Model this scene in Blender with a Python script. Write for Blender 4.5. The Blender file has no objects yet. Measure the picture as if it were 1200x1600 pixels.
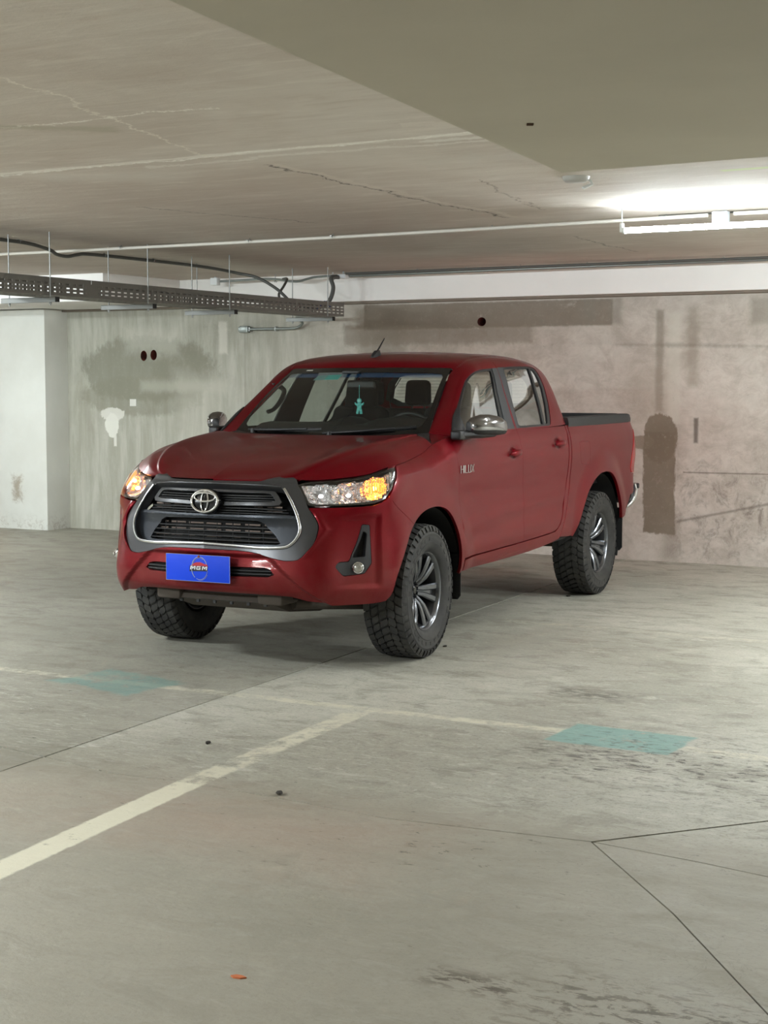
import bpy, bmesh, math, random
import numpy as np
from mathutils import Vector, Matrix
from mathutils.geometry import delaunay_2d_cdt
random.seed(7)
SC = bpy.context.scene
COL = SC.collection
PI = math.pi

# ------------------------------------------------------------------ camera
# World: X runs along the back wall (to the right), Y points into the wall (wall face at Y=0), Z up.
cam_data = bpy.data.cameras.new('camera')
cam = bpy.data.objects.new('camera', cam_data)
COL.objects.link(cam)
cam_data.sensor_fit = 'VERTICAL'
cam_data.sensor_height = 36.0
cam_data.lens = 2450.0 / 1600.0 * 36.0
cam_data.clip_start = 0.05
fwd = Vector((-0.4806, 0.8736, -0.0819)).normalized()
rgt = fwd.cross(Vector((0, 0, 1))).normalized()
upv = rgt.cross(fwd)
cam.matrix_world = Matrix(((rgt.x, upv.x, -fwd.x, 11.300), (rgt.y, upv.y, -fwd.y, -13.384),
                           (rgt.z, upv.z, -fwd.z, 1.584), (0, 0, 0, 1)))
SC.camera = cam
# ------------------------------------------------------------------ world + exposure
w = bpy.data.worlds.new('world'); SC.world = w; w.use_nodes = True
w.node_tree.nodes['Background'].inputs[0].default_value = (0.75, 0.72, 0.66, 1)
w.node_tree.nodes['Background'].inputs[1].default_value = 0.05
SC.view_settings.view_transform = 'Standard'
SC.view_settings.look = 'None'
SC.view_settings.exposure = -0.25
SC.view_settings.gamma = 1.0
SC.view_settings.use_curve_mapping = False

# ------------------------------------------------------------------ ceiling tube lamps outside the frame, plus one added fill lamp
def area(name, loc, sx, sy, power, color=(1, 0.97, 0.92), rot=(0, 0, 0)):
    l = bpy.data.lights.new(name, 'AREA'); l.shape = 'RECTANGLE'; l.size = sx; l.size_y = sy
    l.energy = power; l.color = color
    o = bpy.data.objects.new(name, l); COL.objects.link(o); o.location = loc; o.rotation_euler = rot
    o['kind'] = 'helper'
    return o
COOL = (0.93, 0.97, 1.0); WARM = (1.0, 0.93, 0.82)
LAMPS = [  # X, v, length, down power, up power
    (3.0, 8.6, 1.2, 420, 480), (0.1, 3.2, 1.2, 62, 130), (6.0, 13.0, 1.2, 330, 300), (12.6, 4.6, 1.2, 380, 260), (10.6, 2.5, 1.2, 140, 100), (0.5, 13.0, 1.2, 300, 260), (-5.0, 6.5, 1.2, 110, 160),  # fifth lamp in the row is added to brighten right wall and beam
]
for i, (X, v, L, pw, up) in enumerate(LAMPS):
    area('tube_or_fill_lamp', (X, -v, 2.50), L, 0.10, pw * .82, (.87, .96, 1.0))
    area('tube_or_fill_glow', (X, -v, 2.52), L, 0.10, up * .9, (.87, .96, 1.0), (PI, 0, 0))
    area('tube_or_fill_side', (X, -v + .052, 2.51), L, 0.05, pw * .38, (.87, .96, 1.0), (PI / 2, 0, 0))     # towards the back wall
    area('tube_or_fill_side', (X, -v - .052, 2.51), L, 0.05, pw * .25, (.87, .96, 1.0), (-PI / 2, 0, 0))

# ------------------------------------------------------------------ helpers
def link(o, parent=None):
    COL.objects.link(o)
    if parent is not None: o.parent = parent
    return o
def tag(o, label=None, cat=None, group=None, kind=None):
    if label: o['label'] = label
    if cat: o['category'] = cat
    if group: o['group'] = group
    if kind: o['kind'] = kind
    return o
def empty(name, loc=(0, 0, 0), rz=0, parent=None):
    o = bpy.data.objects.new(name, None); o.location = loc; o.rotation_euler = (0, 0, rz); o.empty_display_size = .1
    return link(o, parent)
def obj(name, bm, mat, parent=None, smooth=None, kind=None, label=None):
    me = bpy.data.meshes.new(name)
    bmesh.ops.recalc_face_normals(bm, faces=bm.faces)
    if smooth:
        for f in bm.faces: f.smooth = True
        for e in bm.edges:
            if len(e.link_faces) == 2 and e.calc_face_angle(0) > smooth: e.smooth = False
    bm.to_mesh(me); bm.free()
    for m in (mat if isinstance(mat, (list, tuple)) else [mat]): me.materials.append(m)
    o = bpy.data.objects.new(name, me); link(o, parent)
    if kind: o['kind'] = kind
    if label: o['label'] = label
    return o
def box(bm, c, s, rot=None, bev=0.0, mi=0, M=None):
    m = Matrix.Translation(Vector(c)) @ (rot if rot is not None else Matrix.Identity(4)) @ Matrix.Diagonal((s[0], s[1], s[2], 1))
    if M is not None: m = M @ m
    r = bmesh.ops.create_cube(bm, size=1, matrix=m)
    vs = r['verts']; fs = {f for v in vs for f in v.link_faces}
    for f in fs: f.material_index = mi
    if bev:
        es = list({e for v in vs for e in v.link_edges})
        bmesh.ops.bevel(bm, geom=es, offset=bev, segments=2, affect='EDGES', profile=.5)
def catmull(pts, n=8, closed=False):
    P = [np.array(p, float) for p in pts]; out = []
    m = len(P)
    for i in range(m if closed else m - 1):
        if closed: a, b, c, d = P[i - 1], P[i], P[(i + 1) % m], P[(i + 2) % m]
        else: a, b, c, d = P[max(i - 1, 0)], P[i], P[i + 1], P[min(i + 2, m - 1)]
        for k in range(n):
            t = k / n
            out.append(0.5 * (2 * b + (c - a) * t + (2 * a - 5 * b + 4 * c - d) * t * t + (3 * b - a - 3 * c + d) * t ** 3))
    if not closed: out.append(P[-1])
    return out
def tube(bm, pts, r, seg=10, closed=False, cap=True, mi=0, flat=None):
    """sweep a circle (or ellipse, flat=(a,b)) of radius r (number or list) along pts"""
    pts = [Vector(p) for p in pts]; n = len(pts); rings = []
    T0 = None; N = None
    for i, p in enumerate(pts):
        if closed: t = (pts[(i + 1) % n] - pts[i - 1]).normalized()
        else: t = (pts[min(i + 1, n - 1)] - pts[max(i - 1, 0)]).normalized()
        if N is None:
            N = t.orthogonal().normalized()
            up = Vector((0, 0, 1))
            if abs(t.dot(up)) < .9: N = (up - t * t.dot(up)).normalized()
        else:
            N = (N - t * t.dot(N)).normalized()
        B = t.cross(N)
        rr = r[i] if isinstance(r, (list, tuple)) else r
        ra, rb = (rr * flat[0], rr * flat[1]) if flat else (rr, rr)
        rings.append([bm.verts.new(p + N * (ra * math.cos(2 * PI * k / seg)) + B * (rb * math.sin(2 * PI * k / seg))) for k in range(seg)])
    m = n if closed else n - 1
    for i in range(m):
        a, b = rings[i], rings[(i + 1) % n]
        for k in range(seg):
            f = bm.faces.new((a[k], a[(k + 1) % seg], b[(k + 1) % seg], b[k])); f.material_index = mi
    if cap and not closed:
        for q in (rings[0][::-1], rings[-1]):
            f = bm.faces.new(q); f.material_index = mi
def lathe(bm, prof, seg=32, M=None, mi=0, close=False):
    """revolve (r, h) profile around local Z"""
    rings = []
    for r, h in prof:
        if r < 1e-6: rings.append([bm.verts.new((0, 0, h))])
        else: rings.append([bm.verts.new((r * math.cos(2 * PI * k / seg), r * math.sin(2 * PI * k / seg), h)) for k in range(seg)])
    n = len(rings)
    for i in range(n if close else n - 1):
        a, b = rings[i], rings[(i + 1) % n]
        for k in range(seg):
            k2 = (k + 1) % seg
            if len(a) == 1 and len(b) == 1: continue
            if len(a) == 1: f = bm.faces.new((a[0], b[k2], b[k]))
            elif len(b) == 1: f = bm.faces.new((a[k], a[k2], b[0]))
            else: f = bm.faces.new((a[k], a[k2], b[k2], b[k]))
            f.material_index = mi
    if M is not None: bmesh.ops.transform(bm, matrix=M, verts=[v for r in rings for v in r])
def prism(bm, poly, h0, h1, M=None, mi=0, bev=0):
    """extrude a 2D polygon (list of (x,y)) from z=h0 to z=h1"""
    b = [bm.verts.new((x, y, h0)) for x, y in poly]; t = [bm.verts.new((x, y, h1)) for x, y in poly]
    fs = [bm.faces.new(b[::-1]), bm.faces.new(t)]
    for i in range(len(poly)):
        j = (i + 1) % len(poly); fs.append(bm.faces.new((b[i], b[j], t[j], t[i])))
    for f in fs: f.material_index = mi
    if M is not None: bmesh.ops.transform(bm, matrix=M, verts=b + t)
    if bev: bmesh.ops.bevel(bm, geom=list({e for v in t for e in v.link_edges if e.other_vert(v) in t}), offset=bev, segments=2, affect='EDGES', profile=.5)
def frame_matrix(o, x, y, z=None):
    x = Vector(x); y = Vector(y); z = Vector(z) if z is not None else x.cross(y)
    return Matrix(((x.x, y.x, z.x, o[0]), (x.y, y.y, z.y, o[1]), (x.z, y.z, z.z, o[2]), (0, 0, 0, 1)))

# ------------------------------------------------------------------ material mini language
def srgb(r, g, b):
    f = lambda c: ((c / 255 + .055) / 1.055) ** 2.4 if c > 10 else c / 255 / 12.92
    return (f(r), f(g), f(b), 1)
class NT:
    def __init__(s, name, rough=.5, metal=0., base=(.5, .5, .5, 1), **kw):
        s.m = bpy.data.materials.new(name); s.m.use_nodes = True; s.t = s.m.node_tree; s.b = s.t.nodes['Principled BSDF']
        s.set('Base Color', base); s.set('Roughness', rough); s.set('Metallic', metal)
        for k, v in kw.items(): s.set(k.replace('_', ' '), v)
    def set(s, k, v):
        i = s.b.inputs[k]
        if isinstance(v, bpy.types.NodeSocket): s.t.links.new(v, i)
        else: i.default_value = v
    def nd(s, ty, ins=(), **kw):
        n = s.t.nodes.new(ty)
        for k, v in kw.items(): setattr(n, k, v)
        for k, v in (ins.items() if isinstance(ins, dict) else enumerate(ins)):
            if v is None: continue
            if isinstance(v, bpy.types.NodeSocket): s.t.links.new(v, n.inputs[k])
            else: n.inputs[k].default_value = v
        return n
    def pos(s): return s.nd('ShaderNodeTexCoord').outputs['Object']
    def mp(s, v, sc=(1, 1, 1), lo=(0, 0, 0), rz=0): return s.nd('ShaderNodeMapping', {0: v, 1: lo, 2: (0, 0, rz), 3: sc}).outputs[0]
    def noise(s, v, sc, det=4, ro=.55, dist=0.):
        return s.nd('ShaderNodeTexNoise', {'Vector': v, 'Scale': sc, 'Detail': det, 'Roughness': ro, 'Distortion': dist}).outputs[0]
    def ma(s, op, a, b=None, c=None): return s.nd('ShaderNodeMath', (a, b, c), operation=op).outputs[0]
    def ss(s, x, a, b):  # smooth map x from a..b to 0..1
        return s.nd('ShaderNodeMapRange', {0: x, 1: a, 2: b, 3: 0., 4: 1.}, interpolation_type='SMOOTHSTEP').outputs[0]
    def mix(s, f, a, b, mode='MIX'):
        n = s.t.nodes.new('ShaderNodeMix'); n.data_type = 'RGBA'; n.blend_type = mode
        for i, v in ((0, f), (6, a), (7, b)):
            if isinstance(v, bpy.types.NodeSocket): s.t.links.new(v, n.inputs[i])
            else: n.inputs[i].default_value = v
        return n.outputs[2]
    def sep(s, v): n = s.nd('ShaderNodeSeparateXYZ', (v,)); return n.outputs
    def comb(s, x, y, z=0.): return s.nd('ShaderNodeCombineXYZ', (x, y, z)).outputs[0]
    def rect(s, U, V, cu, cv, hu, hv, ang=0., soft=.02, warp=None, amp=0.):
        """soft rectangle mask in the plane of scalar sockets U,V"""
        du = s.ma('SUBTRACT', U, cu); dv = s.ma('SUBTRACT', V, cv)
        if ang:
            c, n = math.cos(ang), math.sin(ang)
            a = s.ma('ADD', s.ma('MULTIPLY', du, c), s.ma('MULTIPLY', dv, n))
            b = s.ma('SUBTRACT', s.ma('MULTIPLY', dv, c), s.ma('MULTIPLY', du, n))
            du, dv = a, b
        e1 = s.ma('SUBTRACT', hu, s.ma('ABSOLUTE', du)); e2 = s.ma('SUBTRACT', hv, s.ma('ABSOLUTE', dv))
        e = s.ma('MINIMUM', e1, e2)
        if warp is not None: e = s.ma('ADD', e, s.ma('MULTIPLY', s.ma('SUBTRACT', warp, .5), amp))
        return s.ss(e, -soft, soft)
    def seg(s, U, V, a, b, wd, soft=.01, warp=None, amp=0.):
        L = math.hypot(b[0] - a[0], b[1] - a[1])
        return s.rect(U, V, (a[0] + b[0]) / 2, (a[1] + b[1]) / 2, L / 2, wd / 2, math.atan2(b[1] - a[1], b[0] - a[0]), soft, warp, amp)
    def bump(s, h, strength=.3, dist=.01):
        n = s.nd('ShaderNodeBump', {'Strength': strength, 'Distance': dist, 'Height': h}); s.set('Normal', n.outputs[0]); return n
# ------------------------------------------------------------------ setting materials
def mat_floor():
    n = NT('floor_concrete', rough=.5)
    p = n.pos(); S = n.sep(p); U, V = S[0], S[1]          # V = Y (negative towards the viewer)
    big = n.noise(p, .55, 5, .6, .3); mid = n.noise(n.mp(p, (1, 1.6, 1)), 3.2, 6, .65, .5); fine = n.noise(p, 26, 5, .7)
    c = n.mix(n.ss(big, .35, .68), srgb(150, 147, 134), srgb(176, 173, 160))
    c = n.mix(n.ma('MULTIPLY', n.ss(mid, .47, .66), .55), c, srgb(116, 111, 98))
    md2 = n.noise(n.mp(p, (1, 2.4, 1), rz=-.1), 9., 8, .75, 1.4)
    c = n.mix(n.ma('MULTIPLY', n.ss(md2, .55, .66), .4), c, srgb(104, 99, 88))
    c = n.mix(n.ma('MULTIPLY', n.ss(fine, .50, .74), .5), c, srgb(190, 186, 174))
    grit = n.noise(p, 55, 6, .8)
    c = n.mix(n.ma('MULTIPLY', n.ss(grit, .53, .60), .45), c, srgb(96, 90, 80))
    sm = n.noise(n.mp(p, (1, 3, 1), rz=.2), 6., 9, .8, 1.)
    c = n.mix(n.ma('MULTIPLY', n.ss(sm, .54, .61), .5), c, srgb(196, 192, 181))
    # older, browner slab towards the viewer
    near = n.ss(n.ma('ADD', V, n.ma('MULTIPLY', U, -.02)), -8.15, -8.6)
    c = n.mix(n.ma('MULTIPLY', near, .75), c, n.mix(big, srgb(124, 120, 106), srgb(150, 142, 128)))
    car_reflect = n.ma('MULTIPLY', n.rect(U, V, 8.25, -8.8, .5, .25, 0, .4, mid, .6), .18)  # pinkish light off the truck, put into the floor colour
    c = n.mix(car_reflect, c, srgb(178, 132, 112))
    car_reflect = n.ma('MULTIPLY', n.rect(U, V, 7.0, -8.9, .5, .25, 0, .35, mid, .6), .10)  # same reflected pink painted further left
    c = n.mix(car_reflect, c, srgb(172, 134, 116))
    c = n.mix(n.ma('MULTIPLY', n.ss(n.ma('ADD', U, n.ma('MULTIPLY', V, .055)), 6.44, 6.40), .45), c, srgb(112, 109, 97))
    # pale scuffs left of the joint
    sc = n.ma('MULTIPLY', n.ss(n.noise(n.mp(p, (2, 7, 1)), 3.3, 7, .75, 1.2), .52, .66), n.rect(U, V, 6.5, -7.7, .9, .6, 0, .5))
    c = n.mix(n.ma('MULTIPLY', sc, .6), c, srgb(196, 193, 184))
    # worn paint: bay lines
    wear = n.noise(n.mp(p, (1, 1, 1)), 17, 6, .75); wear2 = n.noise(p, 4.2, 5, .7, .6)
    def paint(mask, col, k, lo=.34, hi=.5, c0=None):
        m = n.ma('MULTIPLY', n.ma('MULTIPLY', mask, n.ss(n.ma('ADD', n.ma('MULTIPLY', wear, .5), n.ma('MULTIPLY', wear2, .5)), lo, hi)), k)
        return n.mix(m, c0, col)
    LN = srgb(205, 199, 178)
    c = paint(n.seg(U, V, (7.82, -9.95), (7.672, -8.385), .125, .008, wear, .03), LN, .95, .34, .42, c)
    c = paint(n.seg(U, V, (7.672, -8.385), (7.59, -6.84), .12, .012, wear, .05), LN, .75, .42, .55, c)
    c = paint(n.seg(U, V, (4.6, -6.86), (8.72, -6.80), .085, .012, wear, .04), LN, .7, .40, .56, c)
    c = paint(n.seg(U, V, (9.2, -6.86), (10.4, -6.95), .085, .012, wear, .05), LN, .7, .42, .58, c)
    c = paint(n.seg(U, V, (7.0, -3.86), (11.5, -3.95), .09, .02, wear, .06), LN, .45, .42, .6, c)
    TL = srgb(120, 150, 142)
    c = paint(n.rect(U, V, 8.90, -6.825, .29, .19, -.03, .012, wear2, .05), TL, .95, .36, .46, c)
    c = paint(n.rect(U, V, 6.08, -6.83, .30, .2, -.2, .03, wear2, .22), srgb(112, 140, 132), .8, .40, .52, c)
    # oily dark specks and tyre grime
    sp = n.noise(n.mp(p, (1., 2.2, 1), rz=.15), 13., 9, .72, .5)
    def dirt(u, v, hu, hv, lo, hi, k, c0, col=srgb(62, 56, 48)):
        m = n.ma('MULTIPLY', n.ma('MULTIPLY', n.rect(U, V, u, v, hu, hv, 0, max(hu, hv) * .5), n.ss(sp, lo, hi)), k)
        return n.mix(m, c0, col)
    c = dirt(9.55, -7.15, .8, .42, .53, .60, .85, c)
    c = dirt(8.4, -5.95, .22, .12, .42, .55, .7, c)
    c = dirt(8.85, -7.15, .25, .1, .45, .58, .7, c)
    c = dirt(10.2, -9.72, .45, .14, .50, .58, .9, c, srgb(70, 58, 46))
    c = dirt(9.55, -9.73, .12, .05, .47, .56, .95, c, srgb(70, 58, 46))
    c = dirt(8.9, -8.7, .55, .25, .59, .64, .7, c)
    c = dirt(8.42, -9.15, .3, .12, .50, .68, .35, c, srgb(86, 88, 76))
    c = dirt(8.0, -8.0, 3., 1.6, .63, .67, .7, c)
    c = dirt(5.8, -7.0, 1.6, 1.6, .62, .67, .6, c)
    c = dirt(8.8, -3.6, 2.4, .8, .6, .75, .35, c)
    c = dirt(5.0, -3.2, 1.8, 2.2, .6, .75, .5, c)
    c = dirt(9.75, -7.9, .4, .5, .55, .8, .4, c, srgb(92, 84, 74))
    hair = n.noise(n.mp(p, (1, 1, 1)), 2.2, 6, .6, 1.8)
    crack = n.ss(n.ma('ABSOLUTE', n.ma('SUBTRACT', hair, .5)), .004, .0005)
    c = n.mix(n.ma('MULTIPLY', n.ma('MULTIPLY', crack, n.ss(big, .48, .6)), .3), c, srgb(84, 80, 72))
    n.set('Base Color', c)
    n.set('Roughness', n.ss(n.ma('ADD', n.ma('MULTIPLY', mid, .6), n.ma('MULTIPLY', fine, .4)), -.25, 1.1))
    n.set('Specular IOR Level', .45)
    n.bump(n.ma('ADD', n.ma('MULTIPLY', fine, .5), n.ma('MULTIPLY', mid, 1.)), .4, .008)
    return n.m
def mat_wall():
    n = NT('cast_concrete_wall', rough=.85)
    p = n.pos(); S = n.sep(p); U, V = S[0], S[2]
    big = n.noise(p, .8, 5, .6, .4); vert = n.noise(n.mp(p, (5, 1, .7)), 1.8, 6, .65, .4); fine = n.noise(p, 22, 6, .75)
    blot = n.noise(p, 2.3, 6, .65, .7); hor = n.noise(n.mp(p, (1.4, 1, 1.8)), 4., 8, .75, .5)
    L = n.mix(n.ss(vert, .35, .7), srgb(160, 158, 144), srgb(184, 183, 171))       # left, greenish grey
    Rr = n.mix(n.ss(n.ma('ADD', n.ma('MULTIPLY', hor, .5), n.ma('MULTIPLY', blot, .5)), .38, .64), srgb(172, 163, 152), srgb(202, 195, 185))
    c = n.mix(n.ss(U, 2.2, 4.4), L, Rr)
    c = n.mix(n.ma('MULTIPLY', n.ss(blot, .5, .75), .35), c, srgb(140, 134, 122))
    wide = n.noise(p, 1.7, 7, .7, .5)
    wide = n.ma('ADD', n.ma('MULTIPLY', wide, .55), n.ma('MULTIPLY', n.noise(n.mp(p, (1.6, 1, .8)), 7.5, 8, .75, .6), .45))
    def blob(u, v, hu, hv, col, k, c0, soft=.12, amp=.8):
        q = n.nd('ShaderNodeVectorMath', (n.comb(n.ma('DIVIDE', n.ma('SUBTRACT', U, u), hu), n.ma('DIVIDE', n.ma('SUBTRACT', V, v), hv)),), operation='LENGTH').outputs['Value']
        return n.mix(n.ma('MULTIPLY', n.ss(n.ma('ADD', n.ma('SUBTRACT', 1., q), n.ma('MULTIPLY', n.ma('SUBTRACT', wide, .5), amp)), -soft, soft), k), c0, col)
    def patch(u, v, hu, hv, col, k, c0, soft=.02, amp=.25, ang=0.):
        return n.mix(n.ma('MULTIPLY', n.rect(U, V, u, v, hu, hv, ang, soft, wide, amp), k), c0, col)
    olive = srgb(122, 119, 100)
    c = blob(1.08, 1.73, .85, .34, srgb(128, 127, 112), .8, c, .12, 1.6)       # damp patch around the holes
    c = blob(1.0, 1.44, .80, .20, srgb(132, 130, 114), .65, c, .15, 1.6); c = blob(1.55, 1.72, .35, .3, srgb(130, 128, 112), .6, c, .15, 1.5)
    c = patch(1.15, 2.02, .35, .14, srgb(204, 202, 190), .4, c, .08, .4)
    c = patch(1.55, 1.55, .55, .05, srgb(186, 184, 170), .5, c, .05, .2)
    c = patch(2.05, 2.05, .05, .16, srgb(205, 202, 190), .8, c, .02, .12)
    c = blob(.60, 1.13, .095, .13, srgb(226, 225, 214), .95, c, .06, 1.5)      # plaster splash
    c = blob(.61, 1.25, .15, .07, srgb(222, 220, 210), .8, c, .06, 2.6)
    c = patch(.64, 1.01, .018, .1, srgb(222, 220, 210), .9, c, .008, .03)
    c = patch(1.75, .9, .3, .8, srgb(196, 193, 180), .35, c, .12, .4)
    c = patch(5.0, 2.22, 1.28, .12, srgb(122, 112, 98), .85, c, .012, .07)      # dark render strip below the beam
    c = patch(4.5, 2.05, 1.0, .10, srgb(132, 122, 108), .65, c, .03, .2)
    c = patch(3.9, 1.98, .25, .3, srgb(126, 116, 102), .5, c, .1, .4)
    c = patch(6.05, 2.25, .06, .1, srgb(132, 126, 114), .6, c, .03, .04)
    c = patch(6.3, 2.23, .06, .12, srgb(132, 126, 114), .6, c, .03, .04)
    c = patch(7.75, 2.2, .22, .11, srgb(138, 132, 120), .6, c, .04, .1)
    c = patch(6.72, 1.78, .035, .45, srgb(122, 114, 98), .6, c, .02, .05)       # runs
    c = patch(6.85, 1.72, .06, .48, srgb(202, 199, 186), .6, c, .03, .06)
    c = patch(7.02, 1.9, .05, .35, srgb(138, 128, 112), .5, c, .04, .08)
    c = patch(6.62, 1.45, .22, .3, srgb(150, 138, 122), .4, c, .15, .3)
    c = patch(6.73, .70, .145, .45, srgb(114, 102, 86), .92, c, .010, .16); c = blob(6.74, 1.10, .16, .22, srgb(114, 102, 86), .92, c, .05, 1.2); c = blob(6.56, 1.06, .12, .06, srgb(122, 110, 94), .8, c, .1, .8)        # brown damp run
    c = patch(6.83, .2, .07, .2, srgb(130, 120, 106), .45, c, .06, .06)
    c = patch(7.06, 1.17, .02, .11, srgb(92, 84, 76), .8, c, .012, .03)
    c = patch(7.86, 1.83, .018, .07, srgb(80, 76, 70), .9, c, .008, .05)
    dk = n.noise(n.mp(p, (1.2, 1, 1)), 5.5, 8, .82, .6)
    low = n.ma('MULTIPLY', n.rect(U, V, 8.0, .55, 1.15, .42, .12, .35), n.ss(dk, .46, .66))
    c = n.mix(n.ma('MULTIPLY', low, .7), c, srgb(98, 88, 78))
    sp = n.ss(n.noise(p, 9, 8, .85, .3), .60, .70)
    c = n.mix(n.ma('MULTIPLY', n.ma('MULTIPLY', sp, n.ss(U, 4.5, 6.)), .5), c, srgb(98, 90, 80))
    c = n.mix(n.ma('MULTIPLY', n.seg(U, V, (6.95, .80), (9.5, .81), .012, .006, wide, .02), .7), c, srgb(96, 88, 78))
    c = n.mix(n.ma('MULTIPLY', n.seg(U, V, (6.9, .36), (7.95, .60), .02, .01, wide, .03), .6), c, srgb(104, 96, 86))
    c = n.mix(n.ma('MULTIPLY', n.seg(U, V, (6.3, 1.93), (9.5, 1.86), .02, .02, wide, .12), .5), c, srgb(126, 118, 106))
    c = n.mix(n.ma('MULTIPLY', n.seg(U, V, (2.32, .9), (2.32, 2.1), .015, .008), .35), c, srgb(126, 122, 110))
    c = n.mix(n.ma('MULTIPLY', n.seg(U, V, (4.0, 2.36), (9.5, 2.36), .03, .012, wide, .03), .6), c, srgb(206, 202, 192))
    c = n.mix(n.ma('MULTIPLY', n.ss(fine, .52, .8), .25), c, srgb(205, 200, 188))
    spl = n.ss(n.noise(n.mp(p, (1, 1, 1.5)), 5., 9, .8, .5), .58, .70)
    c = n.mix(n.ma('MULTIPLY', n.ma('MULTIPLY', spl, n.ss(U, 3.6, 5.)), .35), c, srgb(200, 192, 180))
    n.set('Base Color', c)
    n.bump(n.ma('ADD', n.ma('MULTIPLY', blot, 1.2), n.ma('MULTIPLY', fine, .5)), .35, .01)
    return n.m
def mat_ceiling():
    n = NT('ceiling_concrete', rough=.8)
    p = n.pos(); S = n.sep(p); U, V = S[0], S[1]
    big = n.noise(p, .6, 5, .6, .4); st = n.noise(n.mp(p, (.7, 3.2, 1)), 3., 7, .7, .5); fine = n.noise(p, 30, 5, .7)
    c = n.mix(n.ss(big, .35, .7), srgb(190, 179, 168), srgb(208, 200, 190))
    c = n.mix(n.ma('MULTIPLY', n.ss(st, .50, .78), .55), c, srgb(230, 224, 213))
    c = n.mix(n.ma('MULTIPLY', n.ss(st, .5, .25), .4), c, srgb(172, 154, 138))
    wv = n.noise(p, 2.2, 7, .75, .3)
    WH = srgb(240, 236, 228)
    def line(a, b, wd, col, k, c0, amp=.05, soft=.008): return n.mix(n.ma('MULTIPLY', n.seg(U, V, a, b, wd, soft, wv, amp), k), c0, col)
    # cracks (meandering thin lines)
    mw = n.ma('MULTIPLY', n.ma('SUBTRACT', n.noise(p, 1.6, 9, .78, .2), .5), .42)
    def crack(a, b, wd, col, k, c0):
        L = math.hypot(b[0] - a[0], b[1] - a[1]); nx, ny = -(b[1] - a[1]) / L, (b[0] - a[0]) / L
        U2 = n.ma('ADD', U, n.ma('MULTIPLY', mw, nx)); V2 = n.ma('ADD', V, n.ma('MULTIPLY', mw, ny))
        return n.mix(n.ma('MULTIPLY', n.seg(U2, V2, a, b, wd, .004), k), c0, col)
    # formwork seams with splashed mortar, running along the room
    c = line((5.2, -7.25), (10.4, -7.32), .06, WH, .75, c, .16, .02)
    c = line((7.9, -7.18), (8.9, -7.15), .05, srgb(226, 222, 214), .8, c, .28, .01)
    c = crack((6.2, -8.36), (7.78, -8.32), .018, WH, .8, c)
    c = line((6.3, -8.7), (7.1, -8.1), .12, srgb(150, 146, 120), .45, c, .3, .05)
    DK = srgb(72, 64, 56)
    c = crack((7.05, -6.9), (7.09, -4.1), .014, DK, .9, c); c = crack((7.10, -6.9), (7.16, -4.1), .05, srgb(214, 206, 194), .5, c); c = crack((7.5, -9.2), (6.98, -7.2), .014, srgb(232, 226, 214), .7, c)
    c = crack((5.4, -5.75), (5.85, -4.4), .012, DK, .75, c)
    c = crack((6.97, -2.7), (6.92, -1.2), .012, DK, .75, c)
    c = crack((7.7, -5.9), (7.5, -4.4), .012, srgb(120, 108, 96), .7, c); c = crack((5.2, -7.2), (10.0, -7.35), .022, srgb(246, 243, 236), .8, c); c = crack((6.5, -7.1), (9.8, -7.1), .05, srgb(232, 228, 220), .5, c); c = crack((8.2, -7.6), (10.2, -6.9), .12, srgb(226, 220, 210), .35, c)
    c = line((8.8, -6.05), (9.35, -6.25), .09, srgb(120, 108, 96), .55, c, .1, .04)
    c = line((8.95, -5.62), (11.5, -5.72), .07, srgb(196, 208, 150), .75, c, .02, .01)     # yellow-green chalk line
    for k, (u, v) in enumerate(((9.5, -6.4), (9.9, -6.0), (8.2, -6.6), (6.1, -6.9))):
        c = n.mix(n.ma('MULTIPLY', n.rect(U, V, u, v, .35, .12, .1 * k, .12, wv, .5), .45), c, srgb(208, 203, 194))
    n.set('Base Color', c)
    n.bump(n.ma('ADD', st, n.ma('MULTIPLY', fine, .4)), .4, .012)
    return n.m
def mat_plaster(name, a, b, sc=1.2):
    n = NT(name, rough=.75); p = n.pos()
    nz = n.noise(p, sc, 6, .6, .3); f = n.noise(p, 30, 4, .6)
    n.set('Base Color', n.mix(n.ss(nz, .3, .7), a, b)); n.bump(f, .15, .004)
    return n.m
def mat_column():
    n = NT('white_column_paint', rough=.7); p = n.pos(); S = n.sep(p); U, V = S[0], S[2]
    nz = n.noise(p, 1.4, 5, .6); w2 = n.noise(p, 14, 6, .8, .6)
    c = n.mix(n.ss(nz, .3, .7), srgb(216, 216, 208), srgb(226, 227, 220))
    c = n.mix(n.ma('MULTIPLY', n.rect(U, V, -.42, .44, .05, .12, 0, .05, w2, .3), .8), c, srgb(150, 136, 116))
    c = n.mix(n.ma('MULTIPLY', n.ma('MULTIPLY', n.ss(V, .22, 0.), n.ss(w2, .48, .6)), .5), c, srgb(160, 152, 138))
    n.set('Base Color', c); n.bump(w2, .08, .004)
    return n.m
M_FLOOR = mat_floor(); M_WALL = mat_wall(); M_CEIL = mat_ceiling(); M_COLUMN = mat_column()
M_SOFFIT = mat_plaster('soffit_paint', srgb(186, 180, 164), srgb(192, 186, 170))
M_BEAM = mat_plaster('white_beam_paint', srgb(238, 236, 232), srgb(243, 241, 237))
M_DARKJOINT = NT('joint_dirt', .95, base=srgb(50, 46, 40)).m
M_DIRTEDGE = NT('floor_edge_dirt', .95, base=srgb(96, 90, 80)).m

XL, XR, VF = -7.0, 16.0, 19.0     # room extents
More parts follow.
